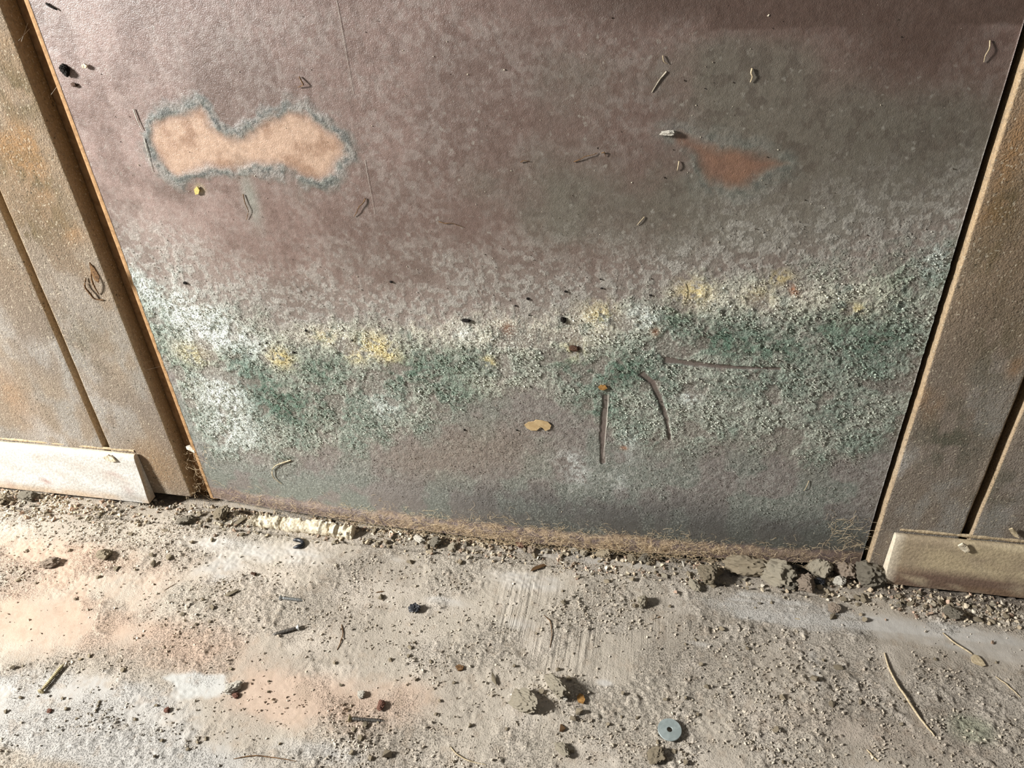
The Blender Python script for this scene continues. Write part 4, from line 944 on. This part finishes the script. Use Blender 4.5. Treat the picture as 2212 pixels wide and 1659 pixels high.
# ------------------------------------------------------------------ dusty fibres and cobwebs
def fibre_lines(n, fn, L, curl, r, seed):
    rr = np.random.default_rng(seed); out = []
    for _ in range(n):
        p, d = fn(rr); P = [p.copy()]; d = d / np.linalg.norm(d); m = rr.integers(5, 10); l = rr.uniform(*L) / m
        for i in range(m): d = d + rr.normal(0, curl, 3) * [1, .35, .8]; d /= np.linalg.norm(d); p = p + d * l; P.append(p.copy())
        out.append((np.array(P), r * rr.uniform(.6, 1.3)))
    return out
DENS = [(480, .25), (560, .4), (700, .5), (850, .9), (1000, 1.2), (1080, 1.7), (1160, 1.5), (1280, 1.0), (1420, 1.4), (1500, 1.0), (1600, .6), (1720, .3), (1850, .35)]
def foot(rr):
    while True:
        px = rr.uniform(470, 1860)
        if rr.random() < np.interp(px, *zip(*DENS)) / 1.7: break
    x = on_y(px, 1100 + .06 * (px - 480), Y_PANEL - .012)[0]; z = abs(rr.normal(.016, .012)) + .002
    y = float(panel_y(np.array([x]), np.array([z]))[0]) - rr.uniform(.0005, .004)
    return np.array([x, y, z]), np.array([rr.choice([-1, 1]), 0, rr.normal(0, .35)])
lines = fibre_lines(2600, foot, (.005, .020), .55, .00014, 1)
for P, r in lines:
    P[:, 2] = np.maximum(P[:, 2], .003); P[:, 1] = np.minimum(P[:, 1], panel_y(P[:, 0], P[:, 2]) - .0006)
tag(tubes('dusty_fibres', lines, M['web'], None, 3), 'tan tangle of dusty cobweb fibres along the panel foot', 'cobweb', kind='stuff')
def corner_l(rr):
    px = rr.uniform(395, 450); py = rr.uniform(960, 1085); return on_y(px, py, rr.uniform(.018, .034)), np.array([rr.normal(.5, .6), rr.normal(0, .2), rr.normal(-.4, .8)])
tag(tubes('corner_cobweb', fibre_lines(170, corner_l, (.008, .028), .55, .00016, 2), M['web'], None, 3), 'frayed cobweb in the lower left corner by the timber strip', 'cobweb', kind='stuff')
def corner_r(rr):
    px = rr.uniform(1780, 1875); py = rr.uniform(1120, 1195); q = on_panel(px, py, rr.uniform(.001, .006)); return q, np.array([rr.normal(.6, .5), rr.normal(0, .15), rr.normal(.3, .6)])
lr = fibre_lines(70, corner_r, (.008, .026), .35, .00012, 3)
for P, r in lr: P[:, 1] = np.minimum(P[:, 1], panel_y(P[:, 0], P[:, 2]) - .0006)
tag(tubes('corner_cobweb', lr, M['web'], None, 3), 'fine cobweb in the lower right corner of the panel', 'cobweb', kind='stuff')
web = [(smooth_path([on_y(a, b, .018), on_y(c_, d_, .034)], 8), .0002) for a, b, c_, d_ in ((305, 802, 352, 790), (40, 88, 64, 62), (110, 205, 128, 180), (46, 90, 60, 50), (400, 965, 424, 960))]
tag(tubes('bridging_cobweb', web, M['wweb'], None, 4), 'few cobweb threads bridging the dark gap beside the left plank', 'cobweb', kind='stuff')
flake('plaster_flake', [(404, 962), (412, 960), (420, 966), (424, 975), (414, 972), (406, 968)], .028, .002, M['white'], 'white curled flake at the bottom of the left timber strip', 'flake', 30)
sp = sorted((o for o in C.objects if o.get('group') == 'black specks in the mould band'), key=lambda o: o.location.x)
for o, w in zip(sp, ('first', 'second', 'third', 'fourth', 'fifth', 'sixth', 'seventh', 'eighth', 'ninth', 'tenth', 'eleventh', 'twelfth', 'thirteenth', 'fourteenth', 'fifteenth', 'sixteenth', 'seventeenth', 'last')):
    o['label'] = f'tiny black speck caught in the mould, {w} of its row from the left'
LMK = [('the penny washer', 1446, 1582), ('the short straw by the bottom edge', 1885, 1633), ('the thin straw at the right edge', 2178, 1485), ('the hair-like twig at bottom left', 570, 1638), ('the bright far screw', 632, 1296), ('the dark screw', 620, 1362), ('the screw nearest the bottom edge', 795, 1558), ('the brassy screw at far left', 115, 1470),
       ('the black plastic lump', 895, 1318), ('the black plastic hook', 647, 1180), ('the long bent straw', 1965, 1500), ('the amber flake', 1255, 1515), ('the pale oval seed scale', 2112, 1428), ('the white crumb at the worn patch', 504, 1490),
       ('the blocky chunk on pinkish dust', 228, 1204), ('the red-brown husk', 549, 1242), ('the cracked mortar strip', 660, 1140), ('the big grey-green corner block', 1878, 1238), ('the broad layered mortar chunk', 1613, 1226), ('the smooth white pebble', 905, 1168),
       ('the reddish-brown cluster', 1127, 1177), ('the squarish olive-grey chunk', 1395, 1206), ('the grey lump by the white skirting', 63, 1080), ('the grey crumb below the right skirting', 2053, 1331), ('the pale angular crumb', 1387, 1306), ('the pale flake left of the rubble heap', 1499, 1268), ('the flat grey chunk at the plank foot', 402, 1128)]
ORD = ['nearest', 'second nearest', 'third nearest', 'fourth nearest', 'fifth nearest', 'sixth nearest', 'seventh nearest', 'eighth nearest', 'ninth nearest', 'tenth nearest', 'eleventh nearest', 'twelfth nearest', 'thirteenth nearest', 'fourteenth nearest', 'fifteenth nearest', 'sixteenth nearest']
for grp, what in ((G, 'beige floor crumb'), ('mortar crumbs along the wall foot', 'wall-foot mortar crumb')):
    obs = [o for o in C.objects if o.get('group') == grp]; P = np.array([o.location[:2] for o in obs]); Q = np.array([FW(a, b) for _, a, b in LMK])
    D = np.hypot(P[:, None, 0] - Q[None, :, 0], P[:, None, 1] - Q[None, :, 1]); rank = D.argsort(0).argsort(0)
    for i, o in enumerate(obs):
        j = int(np.argmin(rank[i] + D[i] * 5))
        o['label'] = f'{what}, {ORD[rank[i, j]]} to {LMK[j][0]}' if rank[i, j] < 16 else f'{what}, away from {LMK[int(np.argmin(D[i]))][0]}'
print('done', sum(len(m.polygons) for m in bpy.data.meshes))
